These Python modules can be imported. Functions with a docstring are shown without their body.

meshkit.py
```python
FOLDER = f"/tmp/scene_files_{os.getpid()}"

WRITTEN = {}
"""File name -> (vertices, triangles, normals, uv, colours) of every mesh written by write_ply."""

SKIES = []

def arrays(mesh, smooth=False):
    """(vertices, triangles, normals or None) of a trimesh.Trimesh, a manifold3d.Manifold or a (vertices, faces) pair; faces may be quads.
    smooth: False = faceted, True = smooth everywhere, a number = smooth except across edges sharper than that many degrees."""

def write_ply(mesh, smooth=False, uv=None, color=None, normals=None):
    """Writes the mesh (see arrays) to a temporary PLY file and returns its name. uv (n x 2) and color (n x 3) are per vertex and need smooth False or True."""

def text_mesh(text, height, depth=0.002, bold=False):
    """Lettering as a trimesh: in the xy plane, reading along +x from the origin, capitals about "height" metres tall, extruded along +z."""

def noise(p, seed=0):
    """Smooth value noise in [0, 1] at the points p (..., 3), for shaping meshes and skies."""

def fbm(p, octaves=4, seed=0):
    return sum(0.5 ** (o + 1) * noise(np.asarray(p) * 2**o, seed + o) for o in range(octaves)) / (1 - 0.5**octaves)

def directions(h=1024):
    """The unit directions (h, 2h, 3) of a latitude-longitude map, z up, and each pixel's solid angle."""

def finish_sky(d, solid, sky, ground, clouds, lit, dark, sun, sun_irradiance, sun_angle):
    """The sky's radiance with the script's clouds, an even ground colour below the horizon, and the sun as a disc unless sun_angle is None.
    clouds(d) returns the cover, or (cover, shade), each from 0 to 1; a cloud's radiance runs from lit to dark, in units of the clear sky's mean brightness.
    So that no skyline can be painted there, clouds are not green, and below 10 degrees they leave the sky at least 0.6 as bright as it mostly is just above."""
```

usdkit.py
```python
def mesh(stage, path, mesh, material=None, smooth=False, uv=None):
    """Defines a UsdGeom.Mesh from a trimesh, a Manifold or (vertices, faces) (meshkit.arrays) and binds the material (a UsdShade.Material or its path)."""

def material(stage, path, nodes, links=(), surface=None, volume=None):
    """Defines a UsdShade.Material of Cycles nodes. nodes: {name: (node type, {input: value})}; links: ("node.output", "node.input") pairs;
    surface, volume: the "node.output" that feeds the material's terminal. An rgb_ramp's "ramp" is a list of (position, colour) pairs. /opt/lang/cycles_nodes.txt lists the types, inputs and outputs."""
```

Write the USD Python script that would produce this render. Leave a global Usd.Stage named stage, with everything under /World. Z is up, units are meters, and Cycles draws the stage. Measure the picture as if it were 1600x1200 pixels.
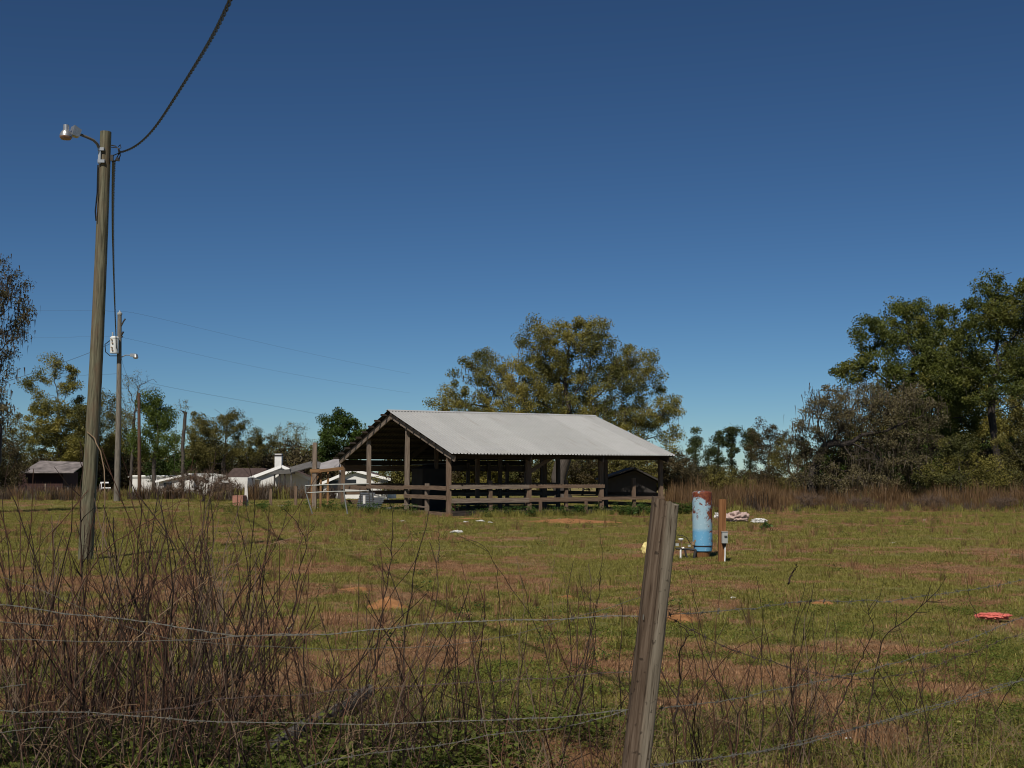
import math
import numpy as np
import trimesh
import usdkit
import meshkit
from scipy.spatial import cKDTree
from pxr import Gf, Sdf, Usd, UsdGeom, UsdLux, UsdShade, Vt

stage = Usd.Stage.CreateInMemory()
UsdGeom.SetStageUpAxis(stage, UsdGeom.Tokens.z)
UsdGeom.SetStageMetersPerUnit(stage, 1.0)
W = UsdGeom.Xform.Define(stage, '/World')
stage.SetDefaultPrim(W.GetPrim())
UsdGeom.Scope.Define(stage, '/World/Looks')

# ------------------------------------------------------------------ camera, sky, sun, exposure
F, CX, CY, HZ, EYE = 1950.0, 800.0, 600.0, 744.0, 1.6
PITCH = math.atan((HZ - CY) / F)
EXPOSURE = 0.0
cam = UsdGeom.Camera.Define(stage, '/World/camera')
cam.CreateHorizontalApertureAttr(36.0)
cam.CreateVerticalApertureAttr(27.0)
cam.CreateFocalLengthAttr(36.0 * F / 1600.0)
cam.CreateClippingRangeAttr(Gf.Vec2f(0.05, 5000))
cam.CreateExposureAttr(EXPOSURE)
cam.AddTranslateOp().Set(Gf.Vec3d(0, 0, EYE))
cam.AddRotateXOp().Set(90.0 + math.degrees(PITCH))

SUN = np.array([-0.30, -0.95, 0.0]); SUN /= np.linalg.norm(SUN)
ELEV = math.radians(47)
SUN = np.array([SUN[0] * math.cos(ELEV), SUN[1] * math.cos(ELEV), math.sin(ELEV)])
ROT = math.atan2(SUN[0], SUN[1])
usdkit.material(stage, '/World/Looks/sky', {
    'sky': ('sky_texture', {'sky_type': 'single_scattering', 'sun_disc': False, 'sun_elevation': ELEV, 'sun_rotation': ROT, 'altitude': 300.0,
                            'air_density': 0.78, 'aerosol_density': 0.0, 'ozone_density': 10.0}),
    'gm': ('gamma', {'gamma': 1.25}), 'tint': ('mix_color', {'blend_type': 'multiply', 'fac': 1.0, 'b': (.83, .80, .668), 'use_clamp': False}),
    'bg': ('background_shader', {'strength': 0.05})}, [('sky.color', 'gm.color'), ('gm.color', 'tint.a'), ('tint.result', 'bg.color')], surface='bg.background')
dome = UsdLux.DomeLight.Define(stage, '/World/sky')
dome.CreateIntensityAttr(1.0)
UsdShade.MaterialBindingAPI.Apply(dome.GetPrim()).Bind(UsdShade.Material.Get(stage, '/World/Looks/sky'))
sun = UsdLux.DistantLight.Define(stage, '/World/sun')
sun.CreateNormalizeAttr(True); sun.CreateIntensityAttr(1.1); sun.CreateAngleAttr(0.6); sun.CreateColorAttr(Gf.Vec3f(1.0, 0.94, 0.84))
_z = SUN; _x = np.cross([0, 0, 1.0], _z); _x /= np.linalg.norm(_x); _y = np.cross(_z, _x)
sun.AddTransformOp().Set(Gf.Matrix4d(*[float(q) for r in (list(_x) + [0], list(_y) + [0], list(_z) + [0], [0, 0, 0, 1]) for q in r]))

# ------------------------------------------------------------------ picture <-> place
_f, _u = np.array([0, math.cos(PITCH), math.sin(PITCH)]), np.array([0, -math.sin(PITCH), math.cos(PITCH)])
CAM = np.array([0, 0, EYE])
def ray(px, py):
    return _f + (px - CX) / F * np.array([1.0, 0, 0]) + (CY - py) / F * _u
def gnd(px, py, z=0.0):
    d = ray(px, py); return CAM + d * ((z - EYE) / d[2])
def at(px, py, Y):
    d = ray(px, py); return CAM + d * (Y / d[1])
def xat(px, Y):
    return (px - CX) / F * Y

def smooth01(a, b, x):
    t = np.clip((x - a) / (b - a), 0, 1); return t * t * (3 - 2 * t)
def ground_h(x, y):
    x, y = np.asarray(x, float), np.asarray(y, float)
    P = np.stack([x, y, 0 * x], -1)
    h = (meshkit.fbm(P * 0.45, 3, 5) - .5) * 0.10 * smooth01(60, 30, y) + (meshkit.fbm(P * 0.06, 2, 9) - .5) * 0.12
    h = h - 1.3 * smooth01(84, 108, y) * smooth01(-4, -16, x)
    return h
def G(x, y):
    return float(ground_h(x, y))

# ------------------------------------------------------------------ prims, names, labels
taken = {}
def numbered(parent, name):
    k = (parent, name); n = taken.get(k, 0); taken[k] = n + 1
    return f'{parent}/{name}' if n == 0 else f'{parent}/{name}_{n:03d}'
def tag(p, label=None, cat=None, group=None, kind=None):
    p = p.GetPrim() if hasattr(p, 'GetPrim') else p
    for k, v in (('label', label), ('category', cat), ('group', group), ('kind', kind)):
        if v: p.SetCustomDataByKey(k, v)
    return p
def thing(name, label, cat, loc=(0, 0, 0), rz=0.0, group=None, kind=None):
    x = UsdGeom.Xform.Define(stage, numbered('/World', name))
    x.AddTranslateOp().Set(Gf.Vec3d(*map(float, loc)))
    if rz: x.AddRotateZOp().Set(float(math.degrees(rz)))
    return tag(x, label, cat, group, kind)
def obj(name, m, mat, parent=None, smooth=None, label=None):
    base = '/World' if parent is None else str(parent.GetPath())
    path = numbered(base, name)
    if isinstance(m, MB): v, f, uv = m.arrays()
    elif isinstance(m, trimesh.Trimesh): v, f, uv = m.vertices, m.faces, None
    else: v, f, uv = (m + (None,))[:3]
    if smooth is None: smooth = isinstance(m, MB)
    p = usdkit.mesh(stage, path, (np.asarray(v, float), np.asarray(f, int)), f'/World/Looks/{mat}', smooth=smooth, uv=uv).GetPrim()
    if label: p.SetCustomDataByKey('label', label)
    return p
def copy(src, label, loc, rz=0.0, scale=(1, 1, 1), group=None, cat=None):
    name = src.GetName(); name = name[:-4] if name[-3:].isdigit() else name
    x = UsdGeom.Xform.Define(stage, numbered('/World', name))
    p = x.GetPrim()
    p.GetReferences().AddInternalReference(src.GetPath())
    x.ClearXformOpOrder()
    x.MakeMatrixXform().Set(Gf.Matrix4d().SetScale(Gf.Vec3d(*map(float, scale))) * Gf.Matrix4d().SetRotate(Gf.Rotation(Gf.Vec3d(0, 0, 1), math.degrees(rz))) * Gf.Matrix4d().SetTranslate(Gf.Vec3d(*map(float, loc))))
    tag(p, label, cat, group)
    p.SetInstanceable(True)
    return p

class MB:
    """collects boxes, beams, tubes and lathes with texture coordinates (u along the grain, v around it, in metres)"""
    def __init__(s): s.v, s.f, s.t, s.n = [], [], [], 0
    def add(s, v, f, uv=None):
        v = np.asarray(v, float); s.v.append(v); s.f.append(np.asarray(f, int) + s.n)
        s.t.append(np.zeros((len(v), 2)) if uv is None else np.asarray(uv, float)); s.n += len(v); return s
    def arrays(s): return np.vstack(s.v), np.vstack(s.f), np.vstack(s.t)
    def beam(s, a, b, w, h, up=(0, 0, 1), roll=0.0, seed=None, w1=None, h1=None):
        a, b = np.asarray(a, float), np.asarray(b, float); d = b - a; L = np.linalg.norm(d); d = d / L
        up = np.asarray(up, float)
        if abs(d @ up) > .98: up = np.array([0, 1.0, 0])
        x = np.cross(d, up); x /= np.linalg.norm(x); y = np.cross(x, d)
        x, y = x * math.cos(roll) + y * math.sin(roll), y * math.cos(roll) - x * math.sin(roll)
        w1, h1 = w1 or w, h1 or h
        c = []
        for p, ww, hh in ((a, w, h), (b, w1, h1)):
            c += [p + x * ww * sx / 2 + y * hh * sy / 2 for sx, sy in ((-1, -1), (1, -1), (1, 1), (-1, 1))]
        c = np.array(c); o = (abs(a[0]) * 3.1 + a[1] * 1.7 + a[2] * 5.3) % 17
        for k in range(4):
            q = [k, (k + 1) % 4, (k + 1) % 4 + 4, k + 4]; ww = (w, h)[k % 2]
            s.add(c[q], [[0, 1, 2], [0, 2, 3]], [[o, k * .37], [o, k * .37 + ww], [o + L, k * .37 + ww], [o + L, k * .37]])
        s.add(c[[3, 2, 1, 0]], [[0, 1, 2], [0, 2, 3]], [[o, 0], [o + .02, 0], [o + .02, h], [o, h]])
        s.add(c[[4, 5, 6, 7]], [[0, 1, 2], [0, 2, 3]], [[o, 0], [o + .02, 0], [o + .02, h], [o, h]])
        return s
    def box(s, c, size, rz=0.0):
        c = np.asarray(c, float); sx, sy, sz = size
        d = np.array([math.cos(rz), math.sin(rz), 0]) * sx / 2
        return s.beam(c - d, c + d, sy, sz)
    def tube(s, P, r, n=8, caps=True, v0=0.0):
        P = np.asarray(P, float); r = np.broadcast_to(np.asarray(r, float), (len(P),))
        T = np.gradient(P, axis=0); T /= np.maximum(np.linalg.norm(T, axis=1, keepdims=True), 1e-9)
        ref = np.array([0, 0, 1.0]) if abs(T[0, 2]) < .9 else np.array([1.0, 0, 0])
        X = np.cross(T, ref); bad = np.linalg.norm(X, axis=1) < .05
        X[bad] = np.cross(T[bad], [0.3, 1.0, 0.1]); X /= np.linalg.norm(X, axis=1, keepdims=True)
        for i in range(1, len(X)):
            x = X[i - 1] - T[i] * (X[i - 1] @ T[i]); l = np.linalg.norm(x)
            if l > .05: X[i] = x / l
        Y = np.cross(T, X)
        a = np.linspace(0, 2 * np.pi, n + 1)
        V = P[:, None] + (X[:, None] * np.cos(a)[None, :, None] + Y[:, None] * np.sin(a)[None, :, None]) * r[:, None, None]
        u = np.r_[0, np.cumsum(np.linalg.norm(np.diff(P, axis=0), axis=1))] + (abs(P[0, 0]) * 3.1 + P[0, 1] * 1.7) % 17
        uv = np.stack(np.broadcast_arrays(u[:, None], (a * r.max())[None] + v0), -1)
        i, j = np.meshgrid(np.arange(len(P) - 1), np.arange(n), indexing='ij'); q = i * (n + 1) + j
        f = np.concatenate([np.stack([q, q + 1, q + n + 2], -1).reshape(-1, 3), np.stack([q, q + n + 2, q + n + 1], -1).reshape(-1, 3)])
        s.add(V.reshape(-1, 3), f, uv.reshape(-1, 2))
        if caps:
            for e, flip in ((0, True), (-1, False)):
                ring = np.vstack([P[e], V[e, :-1]]); k = np.arange(n)
                ff = np.stack([0 * k, 1 + k, 1 + (k + 1) % n], -1)
                if flip: ff = ff[:, ::-1]
                s.add(ring, ff, np.c_[u[e] + (ring - P[e]) @ X[e] * .1, (ring - P[e]) @ Y[e]])
        return s
    def lathe(s, c, prof, n=24, axis=(0, 0, 1)):
        prof = np.asarray(prof, float); c = np.asarray(c, float)
        z = np.asarray(axis, float); z /= np.linalg.norm(z); x = np.cross(z, [0.2, 1, 0.1]); x /= np.linalg.norm(x); y = np.cross(z, x)
        a = np.linspace(0, 2 * np.pi, n + 1)
        for k in range(len(prof) - 1):     # each band split so that profile edges stay crisp
            V = []
            for (r, h) in prof[k:k + 2]:
                V.append(c + z * h + r * (np.cos(a)[:, None] * x + np.sin(a)[:, None] * y))
            q = np.arange(n); m = n + 1
            f = np.concatenate([np.stack([q, q + 1, q + 1 + m], -1), np.stack([q, q + 1 + m, q + m], -1)])
            s.add(np.vstack(V), f, np.r_[np.c_[0 * a + prof[k, 1], a * .2], np.c_[0 * a + prof[k + 1, 1], a * .2]])
        return s

# ------------------------------------------------------------------ materials
def M(name, nodes, links, surface='p.BSDF'):
    usdkit.material(stage, f'/World/Looks/{name}', nodes, links, surface=surface)
def plain(name, col, rough=.7, metal=0.0, var=.18, scale=6.0, spec=.4):
    c = np.array(col)
    M(name, {'t': ('texture_coordinate', {}), 'n': ('noise_texture', {'scale': scale, 'detail': 5.0, 'roughness': .6}),
             'r': ('rgb_ramp', {'ramp': [(.25, c * (1 - var)), (.75, c * (1 + var))]}),
             'p': ('principled_bsdf', {'roughness': rough, 'metallic': metal, 'specular_ior_level': spec})},
      [('t.object', 'n.vector'), ('n.fac', 'r.fac'), ('r.color', 'p.base_color')])
def wood(name, dark, light, stain=(.05, .045, .04), stain_amt=.5, rough=.85, gscale=45.0):
    M(name, {'t': ('texture_coordinate', {}), 'm': ('mapping', {'scale': (1.6, gscale, 1)}), 'g': ('noise_texture', {'scale': 1.0, 'detail': 7.0, 'roughness': .65, 'distortion': .4}),
             'r': ('rgb_ramp', {'ramp': [(.28, np.array(dark) * .55), (.42, dark), (.62, light), (.8, np.array(light) * 1.15)]}),
             'm2': ('mapping', {'scale': (1.2, 3.0, 1)}), 's': ('noise_texture', {'scale': 1.5, 'detail': 4.0, 'roughness': .6}),
             'sr': ('rgb_ramp', {'ramp': [(.45, (0, 0, 0)), (.75, (1, 1, 1))]}), 'sm': ('math', {'math_type': 'multiply', 'value2': stain_amt}),
             'x': ('mix_color', {'b': stain}), 'b': ('bump', {'strength': .5, 'distance': .01}),
             'p': ('principled_bsdf', {'roughness': rough, 'specular_ior_level': .2})},
      [('t.UV', 'm.vector'), ('m.vector', 'g.vector'), ('g.fac', 'r.fac'), ('t.UV', 'm2.vector'), ('m2.vector', 's.vector'), ('s.fac', 'sr.fac'),
       ('sr.color', 'sm.value1'), ('sm.value', 'x.fac'), ('r.color', 'x.a'), ('x.result', 'p.base_color'), ('g.fac', 'b.height'), ('b.normal', 'p.normal')])
def leaf(name, a, b, c=None, trans=.3, nscale=.9):
    c = np.array(c if c is not None else np.array(a) * .6)
    M(name, {'geo': ('geometry', {}), 'o': ('object_info', {}), 't': ('texture_coordinate', {}),
             'n': ('noise_texture', {'scale': nscale, 'detail': 3.0}), 'cl': ('map_range', {'from_min': .3, 'from_max': .7, 'to_min': -.1, 'to_max': 1.1}),
             'r1': ('rgb_ramp', {'ramp': [(0.0, c), (.35, a), (1.0, b)]}),
             'ad': ('math', {'math_type': 'multiply_add', 'value2': .55, 'value3': -.1}), 'ad2': ('math', {'math_type': 'multiply_add', 'value2': .65}),
             'hv': ('math', {'math_type': 'multiply_add', 'value2': .4, 'value3': .8}), 'h': ('hsv', {}),
             'd': ('diffuse_bsdf', {}), 'tr': ('translucent_bsdf', {}), 'g': ('glossy_bsdf', {'roughness': .5, 'color': (.5, .5, .5)}),
             'm1': ('mix_closure', {'fac': trans}), 'm2': ('mix_closure', {'fac': .025})},
      [('geo.random_per_island', 'ad.value1'), ('t.object', 'n.vector'), ('n.fac', 'cl.value'), ('cl.result', 'ad2.value1'), ('ad.value', 'ad2.value3'), ('ad2.value', 'r1.fac'),
       ('o.random', 'hv.value1'), ('hv.value', 'h.value'), ('r1.color', 'h.color'), ('h.color', 'd.color'), ('h.color', 'tr.color'),
       ('d.BSDF', 'm1.closure1'), ('tr.BSDF', 'm1.closure2'), ('m1.closure', 'm2.closure1'), ('g.BSDF', 'm2.closure2')], surface='m2.closure')

# ground: grass-covered soil, its patches come with the mesh ("patch": r = green, g = bare dirt)
M('soil', {'at': ('attribute', {'attribute': 'patch'}), 'sp': ('separate_color', {}), 'geo': ('geometry', {}),
           'n1': ('noise_texture', {'scale': 14.0, 'detail': 8.0, 'roughness': .7}), 'n2': ('noise_texture', {'scale': 1.3, 'detail': 6.0, 'roughness': .7}),
           'n3': ('noise_texture', {'scale': 55.0, 'detail': 4.0, 'roughness': .7}),
           'green': ('rgb_ramp', {'ramp': [(.3, (0.094, 0.088, 0.030)), (.5, (0.188, 0.177, 0.056)), (.7, (0.300, 0.269, 0.100))]}),
           'brown': ('rgb_ramp', {'ramp': [(.3, (0.132, 0.074, 0.042)), (.5, (0.264, 0.158, 0.090)), (.7, (0.396, 0.264, 0.156))]}),
           'dirt': ('rgb_ramp', {'ramp': [(.3, (.15, .065, .032)), (.7, (.33, .165, .085))]}),
           'gm': ('math', {'math_type': 'multiply_add', 'value2': 1.6, 'value3': -.8}), 'ga': ('math', {'math_type': 'add', 'use_clamp': True}),
           'dm': ('math', {'math_type': 'multiply_add', 'value2': 1.5, 'value3': -.75}), 'da': ('math', {'math_type': 'add', 'use_clamp': True}),
           'x1': ('mix_color', {}), 'x2': ('mix_color', {}), 'b': ('bump', {'strength': .8, 'distance': .04}),
           'p': ('principled_bsdf', {'roughness': .95, 'specular_ior_level': .1})},
  [('at.color', 'sp.color'), ('geo.position', 'n1.vector'), ('geo.position', 'n2.vector'), ('geo.position', 'n3.vector'), ('n3.fac', 'green.fac'), ('n3.fac', 'brown.fac'), ('n1.fac', 'dirt.fac'),
   ('n1.fac', 'gm.value1'), ('gm.value', 'ga.value1'), ('sp.r', 'ga.value2'), ('n2.fac', 'dm.value1'), ('dm.value', 'da.value1'), ('sp.g', 'da.value2'),
   ('ga.value', 'x1.fac'), ('brown.color', 'x1.a'), ('green.color', 'x1.b'), ('da.value', 'x2.fac'), ('x1.result', 'x2.a'), ('dirt.color', 'x2.b'),
   ('x2.result', 'p.base_color'), ('n3.fac', 'b.height'), ('b.normal', 'p.normal')])
M('red_sand', {'t': ('texture_coordinate', {}), 'n': ('noise_texture', {'scale': 9.0, 'detail': 8.0, 'roughness': .75}),
               'r': ('rgb_ramp', {'ramp': [(.3, (.17, .075, .03)), (.55, (.30, .145, .062)), (.75, (.36, .19, .09))]}), 'b': ('bump', {'strength': .7, 'distance': .03}),
               'p': ('principled_bsdf', {'roughness': .95, 'specular_ior_level': .1})},
  [('t.object', 'n.vector'), ('n.fac', 'r.fac'), ('r.color', 'p.base_color'), ('n.fac', 'b.height'), ('b.normal', 'p.normal')])
leaf('grass_green', (0.262, 0.239, 0.056), (0.500, 0.403, 0.118), (0.144, 0.132, 0.034), .25)
leaf('grass_dry', (0.376, 0.215, 0.109), (0.633, 0.386, 0.210), (0.198, 0.103, 0.054), .2)
leaf('clover_leaf', (0.149, 0.179, 0.033), (0.319, 0.330, 0.077), (0.064, 0.080, 0.018), .3)
leaf('weed_green', (0.068, 0.120, 0.024), (0.135, 0.210, 0.045), (0.030, 0.053, 0.015), .3)
leaf('weed_red', (0.187, 0.112, 0.052), (0.299, 0.204, 0.101), (0.086, 0.051, 0.029), .2)
leaf('weed_grey', (.10, .075, .055), (.16, .125, .095), (.05, .038, .03), .15)
leaf('oak_leaf', (0.200, 0.176, 0.040), (0.363, 0.283, 0.071), (0.085, 0.089, 0.027), .3, .45)
leaf('oak_grey_leaf', (0.134, 0.112, 0.055), (0.215, 0.177, 0.091), (0.067, 0.059, 0.029), .25, .45)
leaf('green_leaf', (0.104, 0.119, 0.024), (0.229, 0.173, 0.044), (0.050, 0.064, 0.015), .35, .45)
leaf('bright_leaf', (0.113, 0.150, 0.027), (0.224, 0.255, 0.054), (0.052, 0.075, 0.016), .4, .45)
leaf('dark_leaf', (0.058, 0.091, 0.016), (0.108, 0.149, 0.028), (0.027, 0.043, 0.010), .25, .45)
leaf('brown_leaf', (0.160, 0.141, 0.038), (0.263, 0.226, 0.062), (0.076, 0.072, 0.024), .3, .45)
leaf('pale_leaf', (0.207, 0.199, 0.095), (0.310, 0.284, 0.147), (0.121, 0.113, 0.061), .35, .45)
leaf('pine_needle', (0.060, 0.075, 0.027), (0.112, 0.120, 0.045), (0.030, 0.041, 0.017), .2, .45)
leaf('moss_hang', (0.108, 0.087, 0.061), (0.158, 0.133, 0.096), (0.058, 0.045, 0.032), .3, .45)
leaf('dark_moss', (.075, .058, .045), (.12, .095, .075), (.035, .028, .022), .3, .45)
leaf('scrub_leaf', (0.090, 0.070, 0.032), (0.135, 0.112, 0.050), (0.045, 0.040, 0.018), .25, .45)
wood('bark', (.045, .036, .03), (.11, .092, .078), gscale=20.0)
wood('grey_twig', (.105, .07, .05), (.19, .135, .10), gscale=20.0)
wood('bark_dark', (.025, .02, .017), (.06, .048, .04), gscale=20.0)
wood('barn_dark', (.03, .022, .017), (.06, .045, .035))  # barn wood darkened to hold the shade under the roof
wood('barn_wood', (.115, .075, .05), (.21, .145, .10), stain=(.07, .045, .03))
wood('barn_grey', (.14, .105, .08), (.25, .20, .155), stain=(.09, .06, .045))
wood('new_lumber', (.18, .095, .042), (.30, .17, .08), stain_amt=.2)
wood('orange_post', (.16, .068, .026), (.26, .125, .052), stain=(.12, .05, .02), stain_amt=.35)
wood('pole_wood', (.07, .066, .042), (.17, .16, .105), stain=(.13, .085, .055), stain_amt=.85, gscale=24.0)
wood('pole_grey', (.12, .105, .085), (.21, .185, .15), gscale=30.0)
wood('pole_brown', (.08, .045, .028), (.13, .075, .05), gscale=30.0)
wood('log_grey', (.05, .045, .04), (.13, .12, .105), gscale=60.0, stain_amt=.6)
wood('stem_dark', (.020, .012, .009), (.055, .032, .022), gscale=30.0, stain_amt=.2)
wood('stem_brown', (.062, .029, .018), (.145, .072, .044), gscale=30.0, stain_amt=.2)
wood('stem_tan', (.095, .062, .042), (.20, .142, .098), gscale=30.0, stain_amt=.2)
wood('straw', (.19, .125, .075), (.33, .235, .15), gscale=30.0, stain_amt=.2)
# leaning fence post: grey sun-bleached side, browner side, long checks
M('fence_post_wood', {'t': ('texture_coordinate', {}), 'sx': ('separate_xyz', {}), 'm': ('mapping', {'scale': (70, 70, 2.2)}), 'g': ('noise_texture', {'scale': 1.0, 'detail': 8.0, 'roughness': .7, 'distortion': .3}),
      'm2': ('mapping', {'scale': (16, 16, 2.4)}), 'g2': ('noise_texture', {'scale': 1.0, 'detail': 5.0, 'roughness': .6}), 'g3': ('noise_texture', {'scale': 34.0, 'detail': 3.0}),
      'rb': ('rgb_ramp', {'ramp': [(.28, (0.026, 0.017, 0.011)), (.45, (0.073, 0.051, 0.035)), (.62, (0.133, 0.100, 0.072)), (.8, (0.215, 0.170, 0.127))]}),
      'rg': ('rgb_ramp', {'ramp': [(.28, (0.060, 0.050, 0.035)), (.45, (0.142, 0.122, 0.091)), (.65, (0.215, 0.187, 0.143)), (.8, (0.275, 0.240, 0.185))]}),
      'e': ('math', {'math_type': 'multiply_add', 'value2': .055, 'value3': -.03}), 'ad': ('math', {'math_type': 'add'}), 'st': ('map_range', {'range_type': 'smoothstep', 'from_min': -.012, 'from_max': .018, 'clamp': True}),
      'x': ('mix_color', {}), 'kr': ('rgb_ramp', {'ramp': [(.30, (0, 0, 0)), (.36, (1, 1, 1))]}), 'mc': ('mapping', {'scale': (95, 95, 3.2)}), 'gc': ('noise_texture', {'scale': 1.0, 'detail': 3.0, 'distortion': .5}), 'ck': ('rgb_ramp', {'ramp': [(.33, (.25, .2, .17)), (.40, (1, 1, 1))]}), 'x3': ('mix_color', {'blend_type': 'multiply', 'fac': .9}), 'x2': ('mix_color', {'blend_type': 'multiply', 'fac': .6}),
      'b': ('bump', {'strength': .9, 'distance': .006}), 'p': ('principled_bsdf', {'roughness': .9, 'specular_ior_level': .15})},
  [('t.object', 'sx.vector'), ('t.object', 'm.vector'), ('m.vector', 'g.vector'), ('t.object', 'm2.vector'), ('m2.vector', 'g2.vector'), ('t.object', 'g3.vector'), ('g.fac', 'rb.fac'), ('g.fac', 'rg.fac'),
   ('g2.fac', 'e.value1'), ('e.value', 'ad.value1'), ('sx.x', 'ad.value2'), ('ad.value', 'st.value'), ('st.result', 'x.fac'), ('rb.color', 'x.a'), ('rg.color', 'x.b'),
   ('g3.fac', 'kr.fac'), ('x.result', 'x2.a'), ('kr.color', 'x2.b'), ('t.object', 'mc.vector'), ('mc.vector', 'gc.vector'), ('gc.fac', 'ck.fac'), ('x2.result', 'x3.a'), ('ck.color', 'x3.b'), ('x3.result', 'p.base_color'), ('g.fac', 'b.height'), ('b.normal', 'p.normal')])
M('galvanised', {'t': ('texture_coordinate', {}), 'n': ('noise_texture', {'scale': 1.6, 'detail': 6.0, 'roughness': .6}), 'r': ('rgb_ramp', {'ramp': [(.3, (.415, .41, .395)), (.7, (.455, .45, .435))]}),
                 'o': ('object_info', {}), 'hv': ('math', {'math_type': 'multiply_add', 'value2': .13, 'value3': .93}), 'h': ('hsv', {}), 'm': ('mapping', {'scale': (9, .35, .35)}), 'n2': ('noise_texture', {'scale': 1.0, 'detail': 5.0, 'roughness': .65}),
                 'r2': ('rgb_ramp', {'ramp': [(.55, (0, 0, 0)), (.78, (.45, .45, .45))]}), 'x': ('mix_color', {'b': (.26, .215, .175)}),
                 'p': ('principled_bsdf', {'roughness': .5, 'metallic': .15, 'specular_ior_level': .4})},
  [('t.object', 'n.vector'), ('n.fac', 'r.fac'), ('o.random', 'hv.value1'), ('hv.value', 'h.value'), ('r.color', 'h.color'), ('t.object', 'm.vector'), ('m.vector', 'n2.vector'), ('n2.fac', 'r2.fac'), ('r2.color', 'x.fac'), ('h.color', 'x.a'), ('x.result', 'p.base_color')])
plain('wire_steel', (.12, .115, .10), .75, 0, .35, 30.0, spec=.15)
plain('wire_rust', (.075, .055, .048), .8, 0, .4, 30.0, spec=.15)
plain('cable_black', (.012, .013, .016), .5)
plain('line_grey', (.06, .065, .075), .6)
plain('tin_grey', (.13, .135, .14), .45, .4, .3, 3.0)
plain('tin_dark', (.05, .045, .042), .8, 0, .4, 2.0)  # roof tin seen from below, interior shade put into its colour
plain('white_siding', (.64, .63, .60), .75, 0, .16, .9)
plain('white_trim', (.78, .77, .74), .6, 0, .05)
plain('cream_roof', (.55, .56, .52), .7, 0, .15, 1.2)
plain('brown_shingle', (.075, .05, .045), .9, 0, .3, 4.0)
plain('grey_shingle', (.10, .095, .09), .9, 0, .3, 4.0)
plain('dark_board', (.035, .03, .028), .85, 0, .3, 3.0)
plain('red_board', (.04, .016, .014), .85, 0, .3, 3.0)
plain('shed_tin', (.22, .19, .18), .6, .2, .7, 1.6)  # strong mottling stands in for tree shade on the shed roof
plain('dark_glass', (.02, .022, .025), .15)
plain('pipe_silver', (.24, .245, .23), .5, .3, .2)
plain('lamp_metal', (.42, .42, .41), .35, .7, .2, 20.0)
plain('lamp_lens', (.22, .13, .085), .3, 0, .2, 40.0)
plain('transformer_paint', (.62, .63, .61), .5, 0, .1)
plain('box_grey', (.30, .31, .30), .6, 0, .15)
plain('pvc_white', (.75, .74, .70), .5, 0, .1)
plain('cast_iron', (.035, .032, .03), .7, 0, .4, 20.0)
plain('brass_rust', (.25, .17, .10), .6, .3, .5, 40.0)
plain('black_rubber', (.012, .012, .013), .6)
plain('litter_white', (.55, .53, .50), .7, 0, .15, 12.0)
plain('litter_pink', (.40, .29, .255), .7, 0, .3, 9.0)
plain('coral_plastic', (.62, .15, .115), .5, 0, .25, 14.0)
plain('yellow_plastic', (.60, .50, .20), .5, 0, .15, 9.0)
plain('blue_tarp', (.10, .16, .28), .5, 0, .2)
plain('grey_tarp', (.28, .26, .26), .7, 0, .25, 2.0)
plain('brick_red', (.30, .14, .10), .85, 0, .25, 6.0)
plain('red_tape', (.45, .16, .12), .6)
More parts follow.
